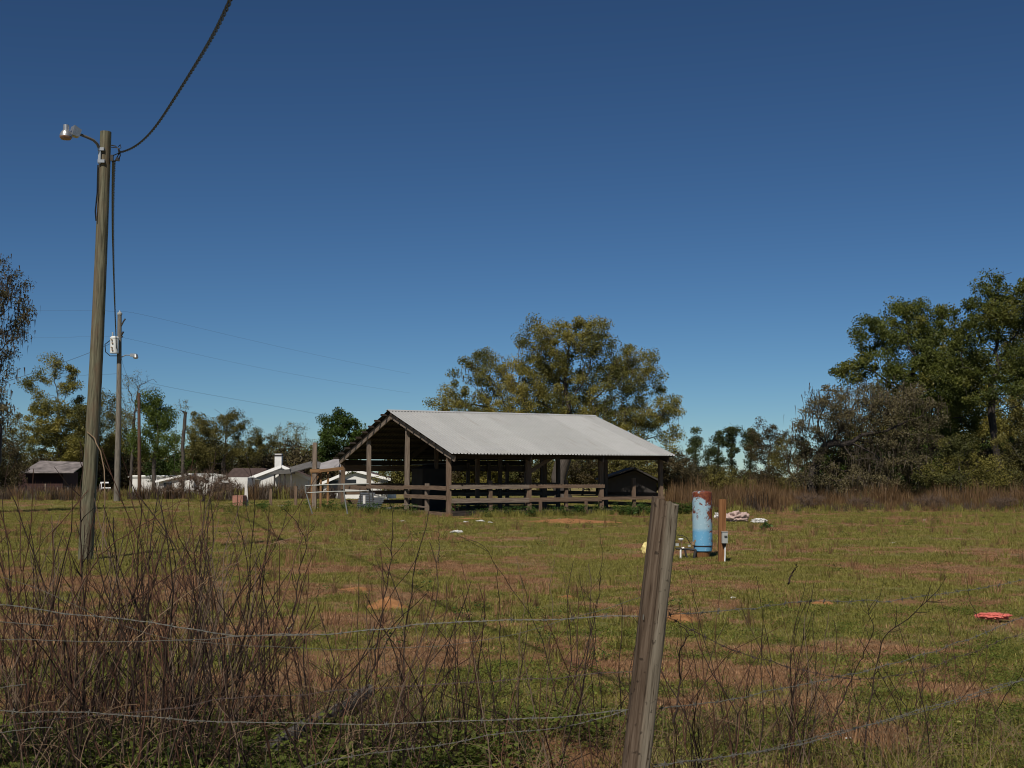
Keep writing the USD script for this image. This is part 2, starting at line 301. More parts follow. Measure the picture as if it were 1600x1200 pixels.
# blue pressure tank: paint, chalky upper half and rust that flakes off
M('tank_paint', {'t': ('texture_coordinate', {}), 's': ('separate_xyz', {}), 'n': ('noise_texture', {'scale': 6.5, 'detail': 7.0, 'roughness': .7, 'distortion': .5}),
      'n2': ('noise_texture', {'scale': 17.0, 'detail': 5.0, 'roughness': .7}), 'n3': ('noise_texture', {'scale': 3.0, 'detail': 3.0}),
      'up': ('map_range', {'range_type': 'smoothstep', 'from_min': .42, 'from_max': .95, 'to_min': 0, 'to_max': .145, 'clamp': True}),
      'side': ('map_range', {'range_type': 'smoothstep', 'from_min': -.02, 'from_max': .2, 'to_min': -.05, 'to_max': .085, 'clamp': True}),
      'a1': ('math', {'math_type': 'add'}), 'a2': ('math', {'math_type': 'add'}), 'rm': ('rgb_ramp', {'ramp': [(.635, (0, 0, 0)), (.665, (1, 1, 1))]}),
      'pz': ('map_range', {'range_type': 'smoothstep', 'from_min': .50, 'from_max': .60, 'clamp': True}), 'blue': ('mix_color', {'a': (.12, .32, .50), 'b': (.27, .40, .47)}),
      'fl': ('rgb_ramp', {'ramp': [(.56, (0, 0, 0)), (.62, (1, 1, 1))]}), 'flm': ('math', {'math_type': 'multiply', 'value2': .3}), 'tp': ('map_range', {'range_type': 'smoothstep', 'from_min': 1.10, 'from_max': 1.30, 'to_min': 0, 'to_max': .14, 'clamp': True}), 'a3': ('math', {'math_type': 'add'}), 'x0': ('mix_color', {'b': (.55, .62, .68)}),
      'rust': ('rgb_ramp', {'ramp': [(.3, (.075, .018, .012)), (.55, (.17, .045, .022)), (.75, (.34, .14, .05))]}), 'x': ('mix_color', {}),
      'b': ('bump', {'strength': .3, 'distance': .01, 'invert': True}), 'p': ('principled_bsdf', {'roughness': .6, 'specular_ior_level': .3})},
  [('t.object', 's.vector'), ('t.object', 'n.vector'), ('t.object', 'n2.vector'), ('t.object', 'n3.vector'), ('s.z', 'up.value'), ('s.x', 'side.value'), ('n.fac', 'a1.value1'), ('up.result', 'a1.value2'), ('a1.value', 'a2.value1'), ('side.result', 'a2.value2'),
   ('s.z', 'tp.value'), ('a2.value', 'a3.value1'), ('tp.result', 'a3.value2'), ('a3.value', 'rm.fac'), ('s.z', 'pz.value'), ('pz.result', 'blue.fac'), ('n2.fac', 'fl.fac'), ('fl.color', 'flm.value1'), ('flm.value', 'x0.fac'), ('blue.result', 'x0.a'), ('n2.fac', 'rust.fac'),
   ('rm.color', 'x.fac'), ('x0.result', 'x.a'), ('rust.color', 'x.b'), ('x.result', 'p.base_color'), ('rm.color', 'b.height'), ('b.normal', 'p.normal')])

# ------------------------------------------------------------------ ground
def patch(x, y):
    """(green, dirt) shares of the field at x, y"""
    x, y = np.asarray(x, float), np.asarray(y, float)
    P = np.stack([x, y, 0 * x], -1)
    a = meshkit.fbm(P * .16, 4, 21); b = meshkit.fbm(P * .6, 4, 33); c = meshkit.fbm(P * np.array([.35, .45, 1]), 4, 77)
    far = smooth01(26, 44, y)                       # greener towards the barn
    mid = np.exp(-((y - 17) / 6.0) ** 2)
    g = .66 + (a - .5) * 1.2 + (b - .5) * 1.9 + (meshkit.fbm(P * np.array([1.8, 1.8, 1]), 3, 41) - .5) * 1.9 + .16 * far - .12 * mid
    d = smooth01(.60, .71, c) * .9 * smooth01(50, 30, y) - .12
    return np.clip(g, 0, 1), np.clip(d, -.2, 1)
s = np.linspace(-1, 1, 420); s = np.sign(s) * (.55 * abs(s) + .45 * abs(s) ** 4)
ty = np.r_[np.linspace(-40, 5, 20)[:-1], 5 * np.exp(np.linspace(0, math.log(1400 / 5), 430))]
half = np.maximum(6, np.abs(ty) * 1.25) + 3
X = s[None, :] * (half[:, None] * 1.0 + np.where(ty > 60, (ty - 60) * .8, 0)[:, None] + 30 * abs(s)[None] ** 6); Y = np.broadcast_to(ty[:, None], X.shape)
Z = ground_h(X, Y)
V = np.stack([X, Y, Z], -1).reshape(-1, 3)
i, j = np.meshgrid(np.arange(X.shape[0] - 1), np.arange(X.shape[1] - 1), indexing='ij'); q = i * X.shape[1] + j
FQ = np.stack([q, q + 1, q + X.shape[1] + 1, q + X.shape[1]], -1).reshape(-1, 4)
gm = obj('ground', (V, np.vstack([FQ[:, [0, 1, 2]], FQ[:, [0, 2, 3]]])), 'soil', smooth=True)
tag(gm, 'patchy green and brown pasture with bare reddish soil', 'ground', kind='structure')
pg, pd = patch(V[:, 0], V[:, 1])
UsdGeom.PrimvarsAPI(gm).CreatePrimvar('patch', Sdf.ValueTypeNames.Color3fArray, 'vertex').Set(Vt.Vec3fArray.FromNumpy(np.stack([pg, pd, 0 * pg], -1).astype(np.float32)))

# ------------------------------------------------------------------ trees
def colonize(rng, lobes, base, first, n_att, D, trunk_pts=None):
    """space colonisation: branches that grow into the lobes (centre, radii). returns nodes and parents"""
    vol = np.array([l[3] * l[4] * l[5] for l in lobes]) ** .75; cnt = np.maximum(8, (n_att * vol / vol.sum()).astype(int))
    att = []
    for l, c in zip(lobes, cnt):
        d = rng.normal(size=(c, 3)); d /= np.linalg.norm(d, axis=1, keepdims=True)
        att.append(np.array(l[:3]) + d * (rng.random((c, 1)) ** .45) * np.array(l[3:6]))
    att = np.vstack(att)
    nodes, par = [], []
    path = [np.array(base, float)] + [np.array(p, float) for p in (trunk_pts or [first])]
    for a, b in zip(path[:-1], path[1:]):
        k = max(1, int(np.linalg.norm(b - a) / D))
        for t in range(k):
            nodes.append(a + (b - a) * t / k + (rng.normal(size=3) * D * .07 if nodes else 0)); par.append(len(nodes) - 2)
    nodes.append(path[-1]); par.append(len(nodes) - 2)
    nodes = np.array(nodes); par = np.array(par)
    start = max(1, int(len(nodes) * .55))
    ntr = len(nodes)
    for it in range(140):
        if len(att) < max(4, n_att * .02): break
        use = np.arange(start, len(nodes))
        dist, idx = cKDTree(nodes[use]).query(att)
        idx = use[idx]
        d = att - nodes[idx]; d /= np.maximum(np.linalg.norm(d, axis=1, keepdims=True), 1e-6)
        acc = np.zeros_like(nodes); np.add.at(acc, idx, d)
        grow = np.unique(idx)
        g = acc[grow]; g /= np.maximum(np.linalg.norm(g, axis=1, keepdims=True), 1e-6)
        g += rng.normal(size=g.shape) * .28; g /= np.linalg.norm(g, axis=1, keepdims=True)
        new = nodes[grow] + g * D
        keep = cKDTree(nodes).query(new)[0] > D * .45
        if not keep.any(): break
        nodes = np.vstack([nodes, new[keep]]); par = np.r_[par, grow[keep]]
        dist = cKDTree(nodes[-keep.sum():]).query(att)[0]
        att = att[dist > D * 1.5]
    return nodes, par
def branch_mesh(nodes, par, R0, tip=.014, sides=(7, 5, 3), e=2.2):
    n = len(nodes); r = np.zeros(n)
    for i in range(n - 1, -1, -1):
        if r[i] == 0: r[i] = tip ** e
        if par[i] >= 0: r[par[i]] += r[i]
    r = r ** (1 / e)
    p = math.log(R0 / tip) / math.log(max(r[0] / tip, 1.01)); r = tip * (r / tip) ** p
    kids = [[] for _ in range(n)]
    for i in range(1, n): kids[par[i]].append(i)
    mb = MB(); todo = [(0, -1)]
    while todo:
        i, frm = todo.pop()
        chain = [i] if frm < 0 else [frm, i]
        while kids[chain[-1]]:
            ks = sorted(kids[chain[-1]], key=lambda k: -r[k]); todo += [(k, chain[-1]) for k in ks[1:]]; chain.append(ks[0])
        if len(chain) < 2: continue
        rr = r[chain].copy()
        if frm >= 0: rr[0] = min(rr[0], rr[1] * 1.25)
        P = nodes[chain]
        if frm < 0: rr[0] *= 1.35
        mb.tube(P, rr, sides[0] if rr.max() > .15 else sides[1] if rr.max() > .05 else sides[2], caps=False)
    return mb, r
def quads(C, A, B):
    n = len(C); V = np.stack([C - A, C + B, C + A, C - B], 1).reshape(-1, 3); q = np.arange(n)[:, None] * 4
    return V, np.vstack([q + [0, 1, 2], q + [0, 2, 3]])
def unit(rng, n):
    d = rng.normal(size=(n, 3)); return d / np.linalg.norm(d, axis=1, keepdims=True)
def leaves(rng, centers, per, sigma, size, flat=.75, narrow=.5):
    n_ = max(3, int(len(centers) * .85)); pick = centers[rng.permutation(len(centers))[:n_]]; k_ = int(per * 1.18 * 2.1)
    R_ = np.repeat(sigma * rng.uniform(.9, 2.2, n_), k_)[:, None]
    C = np.repeat(pick, k_, 0) + unit(rng, n_ * k_) * R_ * rng.random((n_ * k_, 1)) ** .55 * np.array([1, 1, flat])
    size = size * .74
    a = unit(rng, len(C)); b = np.cross(a, unit(rng, len(C))); b /= np.maximum(np.linalg.norm(b, axis=1, keepdims=True), 1e-6)
    s = size * rng.uniform(.6, 1.3, (len(C), 1))
    return quads(C, a * s * .5, b * s * narrow * .5)
def strands(rng, centers, per, length, width, spread):
    C = np.repeat(centers, per, 0) + rng.normal(size=(len(centers) * per, 3)) * spread
    L = length * rng.uniform(.4, 1.4, (len(C), 1)); a = rng.uniform(0, 2 * np.pi, len(C))
    side = np.stack([np.cos(a), np.sin(a), 0 * a], -1) * width
    tip = C + np.array([0, 0, -1.0]) * L + rng.normal(size=C.shape) * L * .12
    V = np.stack([C - side, C + side, tip], 1).reshape(-1, 3)
    return V, np.arange(len(V)).reshape(-1, 3)
LEAFX = 7.0
def tree(name, label, px, d, lobes, seed, leafmat, bark='bark', n_att=900, D=.55, R0=.3, per=14, sigma=.38, size=.17, first=None, moss=0, moss_len=.8, mossmat='moss_hang', twig=0,
         gap=.42, depth=.85, cat='tree', group=None, narrow=.5, base_z=None, trunk=None, tipf=.5):
    """lobes in picture px (cx, cy, rx, ry) as seen at the distance d; each lobe gets real depth and its own distance"""
    per, size, narrow, sigma, R0, tipf = int(per * LEAFX), size * .88, narrow * 1.3, sigma * 1.1, R0 * .68, .75
    n_att = int(n_att * 1.6); gap -= .08
    rng = np.random.default_rng(seed)
    bx = xat(px, d); bz = G(bx, d) - .05 if base_z is None else base_z
    B = np.array([bx, d, bz]); k = d / F
    L = []
    for n, (cx, cy, rx, ry) in enumerate(lobes):
        p = at(cx, cy, d) - B
        off = rng.uniform(-1, 1) * rx * k * .5
        L.append((p[0], off, p[2], rx * k, max(rx, ry * .8) * k * depth, ry * k))
    if trunk: tp = [at(cx, cy, d) - B for cx, cy in trunk]
    else:
        cen = np.mean([l[:3] for l in L], 0); top = min(l[2] - l[5] for l in L)
        tp = [np.array([cen[0] * .35, 0, max(1.2, top * .9 + cen[2] * .1) if first is None else first])]
    nodes, par = colonize(rng, L, (0, 0, 0), None, n_att, D, tp)
    mb, r = branch_mesh(nodes, par, R0, tip=.012)
    t = thing(name, label, cat, B, group=group)
    thin = np.where(r < np.quantile(r, tipf) * 1.6 + .004)[0]
    thin = thin[thin > len(tp)]
    tips = nodes[thin]
    if twig:
        C = np.repeat(tips, twig, 0); a = unit(rng, len(C)) * np.array([1, 1, .8]) + [0, 0, .15]; b = np.cross(a, unit(rng, len(C))); b /= np.linalg.norm(b, axis=1, keepdims=True)
        ln = rng.uniform(.3, 1.0, (len(C), 1)) * D * 1.3
        Vv = np.stack([C - b * .012, C + b * .012, C + a * ln], 1).reshape(-1, 3); mb.add(Vv, np.arange(len(Vv)).reshape(-1, 3))
    obj('trunk', mb, bark, t)
    keep = meshkit.fbm(tips * .5 + seed * 3.7, 2, seed) > gap
    if per and keep.any():
        obj('crown', leaves(rng, tips[keep], per, sigma, size, narrow=narrow), leafmat, t)
    if moss:
        low = tips[rng.random(len(tips)) < moss]
        obj('hanging_moss', strands(rng, low, 12, moss_len * .6, .03, .26), mossmat, t).SetCustomDataByKey('kind', 'stuff')
    return t

# the big live oak behind the barn
tree('oak_tree', 'huge spreading live oak with mossy limbs right behind the open barn', 880, 82,
     [(728, 592, 44, 50), (695, 632, 42, 32), (675, 628, 22, 16), (750, 575, 30, 32), (690, 625, 25, 25), (760, 640, 50, 40), (800, 600, 45, 45), (848, 528, 48, 40), (845, 590, 58, 48), (922, 535, 50, 40), (985, 582, 52, 44), (890, 575, 50, 45), (930, 610, 60, 45), (1030, 640, 38, 45), (1005, 660, 55, 40),
      (870, 640, 70, 40), (940, 660, 60, 40), (800, 650, 60, 35), (1045, 680, 24, 28)], 3, 'oak_leaf', R0=.75, n_att=4200, D=.5, per=15, sigma=.34, size=.17, moss=.25, moss_len=.7,
     trunk=[(872, 745), (882, 715), (890, 690)], gap=.36, depth=.75)
# right-hand wood
tree('backdrop_tree', 'olive tree between the rounded tall tree and the tallest tree', 1490, 82, [(1480, 560, 45, 55), (1450, 620, 50, 50), (1510, 640, 50, 60), (1480, 700, 60, 50), (1530, 590, 35, 50)], 51, 'oak_leaf', R0=.3, n_att=1300, D=.55, per=13, sigma=.36, size=.19, gap=.36, bark='bark_dark')
tree('backdrop_tree', 'olive tree low behind the right side of the tallest tree', 1590, 84, [(1590, 640, 50, 50), (1560, 690, 50, 50), (1620, 700, 50, 50)], 52, 'oak_leaf', R0=.3, n_att=900, D=.55, per=13, sigma=.36, size=.19, gap=.36, bark='bark_dark')
tree('tall_tree', 'tall broad green tree with a rounded top left of the tallest tree at right', 1415, 76,
     [(1425, 498, 62, 38), (1470, 515, 50, 42), (1370, 525, 44, 40), (1395, 560, 60, 50), (1460, 570, 60, 55), (1350, 575, 35, 25), (1440, 560, 60, 50), (1400, 600, 50, 40), (1470, 610, 50, 50), (1298, 580, 26, 14), (1330, 590, 28, 16), (1450, 660, 60, 50), (1500, 650, 35, 60)], 5, 'green_leaf', R0=.45, n_att=2900, D=.5, per=15, sigma=.34, size=.2,
     trunk=[(1405, 720), (1425, 650), (1425, 600)], gap=.41, bark='bark_dark')
tree('tall_tree', 'tallest tree with brownish top at the right edge of the picture', 1562, 70,
     [(1565, 436, 38, 28), (1600, 448, 44, 38), (1550, 480, 50, 40), (1540, 500, 50, 35), (1590, 490, 50, 45), (1500, 510, 22, 35), (1535, 560, 55, 45), (1590, 570, 50, 45), (1500, 590, 40, 40), (1560, 620, 60, 30)], 6, 'green_leaf', R0=.3, n_att=2300, D=.5, per=13, sigma=.34, size=.19,
     trunk=[(1558, 720), (1550, 650), (1548, 600)], gap=.45, bark='bark_dark')
tree('tall_tree', 'green tree cut off by the right edge behind the tallest tree', 1640, 80,
     [(1640, 480, 60, 60), (1620, 560, 60, 60), (1660, 620, 60, 60), (1600, 640, 40, 50)], 7, 'brown_leaf', R0=.35, n_att=1100, D=.55, per=13, sigma=.36, size=.19, gap=.42, bark='bark_dark')
tree('moss_oak', 'grey-brown oak draped in hanging moss at the left end of the right wood', 1268, 66,
     [(1300, 640, 48, 40), (1355, 640, 52, 48), (1265, 665, 34, 38), (1250, 705, 32, 32), (1310, 700, 60, 45), (1395, 665, 50, 55), (1370, 715, 60, 42), (1435, 700, 50, 50), (1285, 615, 24, 20), (1415, 635, 48, 44), (1460, 660, 35, 45), (1270, 745, 40, 25), (1340, 750, 60, 25)], 8, 'oak_grey_leaf', R0=.42, n_att=2300, D=.42, per=10, sigma=.27, size=.14,
     moss=.6, moss_len=.75, trunk=[(1269, 745), (1276, 722), (1292, 695)], gap=.40, twig=3, bark='bark_dark')
tree('understory_tree', 'olive-yellow bushy tree low under the tall trees at right', 1500, 64,
     [(1500, 735, 55, 32), (1460, 745, 40, 25), (1550, 745, 40, 28), (1500, 700, 35, 22)], 9, 'oak_leaf', R0=.14, n_att=900, D=.4, per=13, sigma=.28, size=.13, twig=2, gap=.35, first=.8)
tree('understory_tree', 'dark brown thicket bush left of the olive bush under the trees', 1385, 66,
     [(1380, 755, 50, 24), (1340, 765, 35, 18), (1420, 760, 40, 22)], 10, 'scrub_leaf', R0=.10, n_att=800, D=.36, per=8, sigma=.25, size=.12, twig=4, gap=.35, first=.5)
tree('understory_tree', 'dark bush at the right edge below the tallest tree', 1600, 66,
     [(1600, 740, 45, 40), (1640, 730, 45, 45), (1560, 755, 40, 28), (1575, 700, 40, 30)], 11, 'brown_leaf', R0=.12, n_att=800, D=.4, per=13, sigma=.28, size=.13, gap=.35, first=.7)
tree('backdrop_tree', 'olive tree filling the shade behind the moss oak', 1400, 88,
     [(1360, 690, 60, 55), (1430, 690, 60, 60), (1400, 640, 50, 50)], 12, 'brown_leaf', R0=.3, n_att=1100, D=.6, per=14, sigma=.4, size=.2, gap=.35, bark='bark_dark')
tree('backdrop_tree', 'brownish tree filling the shade behind the twin trunks of the tallest tree', 1520, 90,
     [(1480, 690, 50, 55), (1540, 700, 55, 50), (1600, 690, 55, 60)], 13, 'brown_leaf', R0=.3, n_att=1100, D=.6, per=13, sigma=.4, size=.2, gap=.38, bark='bark_dark')
# left edge
tree('moss_oak', 'dark oak hung with moss cut off by the left edge', -30, 55,
     [(15, 430, 28, 32), (-30, 440, 60, 50), (35, 480, 28, 18), (20, 470, 26, 35), (15, 530, 26, 26), (-20, 520, 60, 60), (5, 585, 20, 22), (-40, 600, 45, 60), (-25, 680, 26, 60), (5, 640, 12, 40)], 14, 'oak_grey_leaf', R0=.45, n_att=2400, D=.42, per=7, sigma=.24, size=.13,
     moss=.75, moss_len=.6, mossmat='dark_moss', gap=.38, twig=1, bark='bark_dark', trunk=[(-8, 720), (-10, 640), (-25, 560)])
tree('edge_bush', 'dark bush at the left edge behind the wire fence posts', 5, 92,
     [(-10, 720, 45, 40), (15, 740, 30, 25), (-30, 690, 40, 45)], 15, 'scrub_leaf', R0=.15, n_att=700, D=.5, per=13, sigma=.35, size=.16, gap=.3, first=.8)
# left tree line
LT = 112
tree('field_tree', 'tall open tree with leafy tufts on bare limbs left of the wooden light pole', 92, LT,
     [(78, 565, 26, 14), (105, 575, 18, 12), (45, 592, 18, 6), (110, 600, 22, 18), (65, 632, 22, 18), (90, 650, 40, 35), (115, 640, 22, 30), (75, 690, 40, 30), (112, 690, 28, 35)], 16, 'oak_leaf', R0=.3, n_att=1000, D=.55, per=12, sigma=.4, size=.22, gap=.36, trunk=[(95, 715), (88, 670), (92, 640)])
tree('field_tree', 'brownish tree close behind the wooden light pole', 150, LT + 6,
     [(165, 620, 18, 22), (150, 655, 30, 30), (165, 690, 25, 35), (130, 690, 26, 35)], 17, 'brown_leaf', R0=.25, n_att=700, D=.6, per=13, sigma=.42, size=.22, gap=.36)
tree('bare_tree', 'pale bare tree with thin grey twigs behind the transformer pole', 205, LT,
     [(215, 600, 28, 22), (235, 605, 22, 18), (200, 640, 25, 35)], 18, 'pale_leaf', R0=.2, n_att=900, D=.45, per=2, sigma=.3, size=.14, twig=5, gap=.4)
tree('field_tree', 'bright green leafy tree between the transformer pole and the snags', 243, LT - 4,
     [(232, 625, 24, 20), (245, 655, 30, 24), (222, 690, 26, 26), (262, 690, 26, 24)], 19, 'bright_leaf', R0=.25, n_att=800, D=.55, per=15, sigma=.4, size=.22, gap=.36)
tree('snag', 'thin broken dead trunk standing right of the bright green tree', 288, LT - 6, [(292, 630, 8, 16)], 20, 'pale_leaf', R0=.22, n_att=40, D=.5, per=3, sigma=.25, size=.15, twig=3, trunk=[(286, 690), (290, 645)], cat='dead tree', gap=.3)
tree('snag', 'lower broken dead trunk left of the brown tree', 275, LT - 8, [(277, 650, 5, 12)], 21, 'pale_leaf', R0=.2, n_att=25, D=.5, per=0, twig=2, trunk=[(272, 700), (276, 660)], cat='dead tree')
tree('field_tree', 'broad brown-olive tree behind the white low-gabled building', 352, LT + 6,
     [(338, 648, 24, 18), (372, 665, 28, 22), (335, 690, 40, 34), (380, 700, 36, 32), (355, 660, 34, 24), (310, 715, 30, 25)], 22, 'brown_leaf', R0=.32, n_att=1200, D=.6, per=14, sigma=.42, size=.22, gap=.36)
tree('field_tree', 'dark narrow pine-like tree between the broad brown tree and the pale tree', 402, LT + 10,
     [(402, 680, 13, 16), (405, 705, 20, 20)], 23, 'pine_needle', R0=.18, n_att=350, D=.55, per=12, sigma=.38, size=.2, gap=.36)
tree('pale_tree', 'pale wispy leafing tree above the white chimney', 452, LT + 14,
     [(440, 668, 16, 16), (466, 682, 15, 22), (452, 695, 24, 26), (448, 720, 34, 18)], 24, 'pale_leaf', R0=.2, n_att=800, D=.5, per=6, sigma=.35, size=.17, twig=4, gap=.34)
tree('dense_tree', 'dense dark green tree beside the left eave of the barn', 533, 86,
     [(533, 655, 26, 18), (522, 680, 26, 24), (550, 685, 24, 24), (567, 668, 8, 9), (515, 708, 22, 18), (545, 712, 26, 18)], 25, 'dark_leaf', R0=.25, n_att=900, D=.42, per=18, sigma=.3, size=.2, gap=.3)
for n, (px, lobes_, lm_, lb_) in enumerate([(28, [(25, 665, 22, 26), (35, 700, 28, 30), (15, 710, 25, 30)], 'brown_leaf', 'brownish tree between the left edge oak and the open leafy tree'),
        (128, [(125, 650, 18, 26), (135, 690, 26, 34), (120, 710, 24, 24)], 'oak_leaf', 'olive tree right behind the wooden light pole'),
        (190, [(190, 660, 20, 26), (185, 700, 28, 32), (205, 705, 24, 28)], 'oak_leaf', 'olive tree right behind the transformer pole'),
        (312, [(308, 665, 20, 28), (315, 700, 30, 32), (295, 715, 26, 20)], 'oak_leaf', 'olive tree between the dead snags and the broad brown tree'),
        (425, [(425, 700, 22, 24), (415, 720, 26, 18)], 'brown_leaf', 'low brownish tree left of the white chimney'),
        (488, [(486, 705, 24, 22), (475, 722, 26, 16), (500, 722, 22, 14)], 'oak_leaf', 'low olive tree behind the tall post of the lumber pen'),
        (1058, [(1055, 715, 22, 16), (1075, 725, 24, 14)], 'scrub_leaf', 'low scrubby tree just beyond the right end of the barn roof')]):
    tree('field_tree', lb_, px, LT + 12, lobes_, 60 + n, lm_, R0=.24, n_att=620, D=.6, per=12, sigma=.42, size=.22, gap=.36, twig=1)
# pines far right of the barn
for n, (px, top, lb) in enumerate([(1086, 668, 'far pine nearest the barn roof corner'), (1106, 690, 'short far pine second from the barn corner'), (1122, 665, 'far pine third from the barn corner'), (1143, 652, 'tallest far pine with a bare straight trunk'), (1172, 660, 'far pine just right of the tallest far pine')]):
    w = 13 if n != 1 else 9
    tree('pine_tree', lb, px, 150, [(px, top + 8, w * .55, 8), (px + 2, top + 22, w, 10), (px - 3, top + 38, w * .9, 9), (px + 3, top + 52, w * .6, 5)], 30 + n, 'pine_needle', R0=.2, n_att=170, D=.6, per=22, sigma=.42, size=.26, gap=.3, trunk=[(px, top + 60), (px + 1, top + 20)], tipf=.6)
tree('field_tree', 'thin leafing tree right of the far pines', 1200, 140, [(1190, 672, 22, 22), (1212, 685, 22, 20), (1198, 705, 32, 22)], 36, 'scrub_leaf', R0=.22, n_att=800, D=.6, per=9, sigma=.4, size=.22, twig=3, gap=.36)
tree('field_tree', 'dull green tree between the thin leafing tree and the moss oak', 1240, 120, [(1240, 700, 26, 26), (1225, 725, 30, 22)], 37, 'brown_leaf', R0=.22, n_att=600, D=.6, per=11, sigma=.4, size=.22, twig=2, gap=.36)

# brush rows: a few bushes copied, each its own thing
def bush(name, label, seed, leafmat, h=3.2, w=2.6, per=10, twig=3, n_att=520, group=None, size=.17):
    rng = np.random.default_rng(seed)
    L = [(rng.uniform(-.5, .5) * w, rng.uniform(-.5, .5) * w, h * rng.uniform(.45, .65), w * .6, w * .6, h * .36) for _ in range(4)]
    nodes, par = colonize(rng, L, (0, 0, 0), None, n_att, .36, [np.array([.1, 0, h * .16])])
    mb, r = branch_mesh(nodes, par, .07, tip=.010, sides=(5, 4, 3))
    tips = nodes[3:]
    C = np.repeat(tips, twig, 0); a = unit(rng, len(C)) + [0, 0, .5]; b = np.cross(a, unit(rng, len(C))); b /= np.linalg.norm(b, axis=1, keepdims=True)
    Vv = np.stack([C - b * .012, C + b * .012, C + a * rng.uniform(.2, .6, (len(C), 1))], 1).reshape(-1, 3); mb.add(Vv, np.arange(len(Vv)).reshape(-1, 3))
    return mb, leaves(rng, tips, int(per * 4), .24, size * .95, narrow=.65) if per else None, leafmat
protos = {}
def put_bush(kind, label, px, d, sc, rz, group, cat='bush', name='scrub_bush'):
    mb, lv, lm = kinds[kind]
    x = xat(px, d); loc = (x, d, G(x, d) - .05)
    if kind not in protos:
        t = thing(name if kind not in ('grey',) else 'bare_shrub', label, cat, (0, 0, 0), group=group)
        t_x = UsdGeom.Xformable(t); t_x.ClearXformOpOrder()
        t_x.MakeMatrixXform().Set(Gf.Matrix4d().SetScale(Gf.Vec3d(sc, sc, sc)) * Gf.Matrix4d().SetRotate(Gf.Rotation(Gf.Vec3d(0, 0, 1), math.degrees(rz))) * Gf.Matrix4d().SetTranslate(Gf.Vec3d(*map(float, loc))))
        obj('stem', mb, 'bark_dark' if kind != 'grey' else 'grey_twig', t)
        if lv is not None: obj('foliage', lv, lm, t)
        protos[kind] = t
        return t
    return copy(protos[kind], label, loc, rz, (sc, sc, sc), group, cat)
kinds = {'olive': bush('a', '', 41, 'oak_leaf'), 'scrub': bush('b', '', 42, 'scrub_leaf', per=6, twig=5), 'scrub2': bush('c', '', 43, 'brown_leaf', h=3.6, w=2.4, per=8, twig=4),
         'grey': bush('d', '', 44, 'weed_grey', h=2.0, w=2.1, per=0, twig=26, n_att=800, size=.10), 'dark': bush('e', '', 45, 'dark_leaf', h=3.4, w=2.6, per=13, twig=1)}
rb = np.random.default_rng(77)
KN = {'olive': 'olive leafy bush', 'scrub': 'twiggy brown bush', 'scrub2': 'tall brownish bush', 'dark': 'dark green bush'}
def zone(px, zs): return next(w for lim, w in zs if px < lim)
gl = 'scrub bushes along the foot of the left tree line'
for n in range(30):
    px = 5 + n * 18.5 + rb.uniform(-8, 8); d = 122 + rb.uniform(-4, 10)
    kd = ['olive', 'scrub', 'scrub2', 'scrub', 'dark'][rb.integers(5)]; kname = KN[kd]; put_bush(kd, f'{kname} behind the ' + zone(px, ((60, 'far-left dark red shed'), (140, 'light pole'), (215, 'transformer pole'), (300, 'white trailer'), (380, 'white low-gabled building'), (460, 'chimney house'), (2000, 'lumber pen'))), px, d, rb.uniform(1.2, 2.1), rb.uniform(0, 6.28), gl)
gr = 'scrub bushes between the barn and the right wood'
for n in range(26):
    px = 1045 + n * 9.5 + rb.uniform(-8, 8); d = rb.uniform(84, 112)
    kd = ['scrub', 'olive', 'scrub2', 'scrub'][rb.integers(4)]; kname = KN[kd]; put_bush(kd, f'{kname} in the thicket ' + zone(px, ((1075, 'just right of the barn roof end'), (1110, 'behind the blue tank'), (1140, 'behind the orange post'), (1200, 'behind the trash bags'), (1250, 'under the thin leafing tree'), (3000, 'beside the moss oak trunk'))), px, d, rb.uniform(.4, .82), rb.uniform(0, 6.28), gr)
for n in range(22):
    px = 640 + n * 19 + rb.uniform(-8, 8); d = rb.uniform(98, 112)
    kd = ['scrub', 'olive', 'scrub2', 'olive'][rb.integers(4)]; kname = KN[kd]; put_bush(kd, f'{kname} seen through the open barn ' + zone(px, ((710, 'behind the feed bin'), (830, 'left of its knee-braced post'), (885, 'left of the oak trunk'), (945, 'right of the oak trunk'), (3000, 'at its right end by the dark shed'))), px, d, rb.uniform(.9, 1.4), rb.uniform(0, 6.28), 'scrub bushes behind the barn')
for n in range(16):
    px = 1280 + n * 24 + rb.uniform(-8, 8); d = rb.uniform(72, 84)
    kd = ['dark', 'scrub', 'scrub2', 'dark'][rb.integers(4)]; kname = KN[kd]; put_bush(kd, f'{kname} in the shade of the right wood ' + zone(px, ((1330, 'beside the moss oak trunk'), (1430, 'under the rounded tall tree'), (1530, 'behind the olive-yellow bush'), (3000, 'under the tallest tree'))), px, d, rb.uniform(.8, 1.3), rb.uniform(0, 6.28), 'undergrowth bushes under the right wood')
for n, (px, d, sc, lb) in enumerate([(318, 78, 1.05, 'bare grey-brown shrub in front of the white low-gabled building'), (350, 84, .7, 'smaller bare shrub right of the big bare shrub'), (262, 92, .7, 'low bare shrub left of the white low-gabled building'), (228, 94, .6, 'low bare shrub beside the thin brown pole'), (412, 96, .8, 'bare brown shrub against the dark-roofed house porch'), (1085, 60, .36, 'bare twiggy shrub in the dry weeds behind the blue tank'), (1175, 61, .36, 'bare twiggy shrub in the dry weeds above the white torn bag'), (1262, 60, .42, 'bare twiggy shrub in the dry weeds below the moss oak trunk'), (1345, 58, .36, 'bare twiggy shrub in the dry weeds left of the dark brown thicket bush'), (1452, 57, .4, 'bare twiggy shrub in the dry weeds below the olive bush'), (1560, 57, .38, 'bare twiggy shrub in the dry weeds below the tallest tree')]):
    put_bush('grey', lb, px, d, sc, n * 1.3, None, 'shrub')

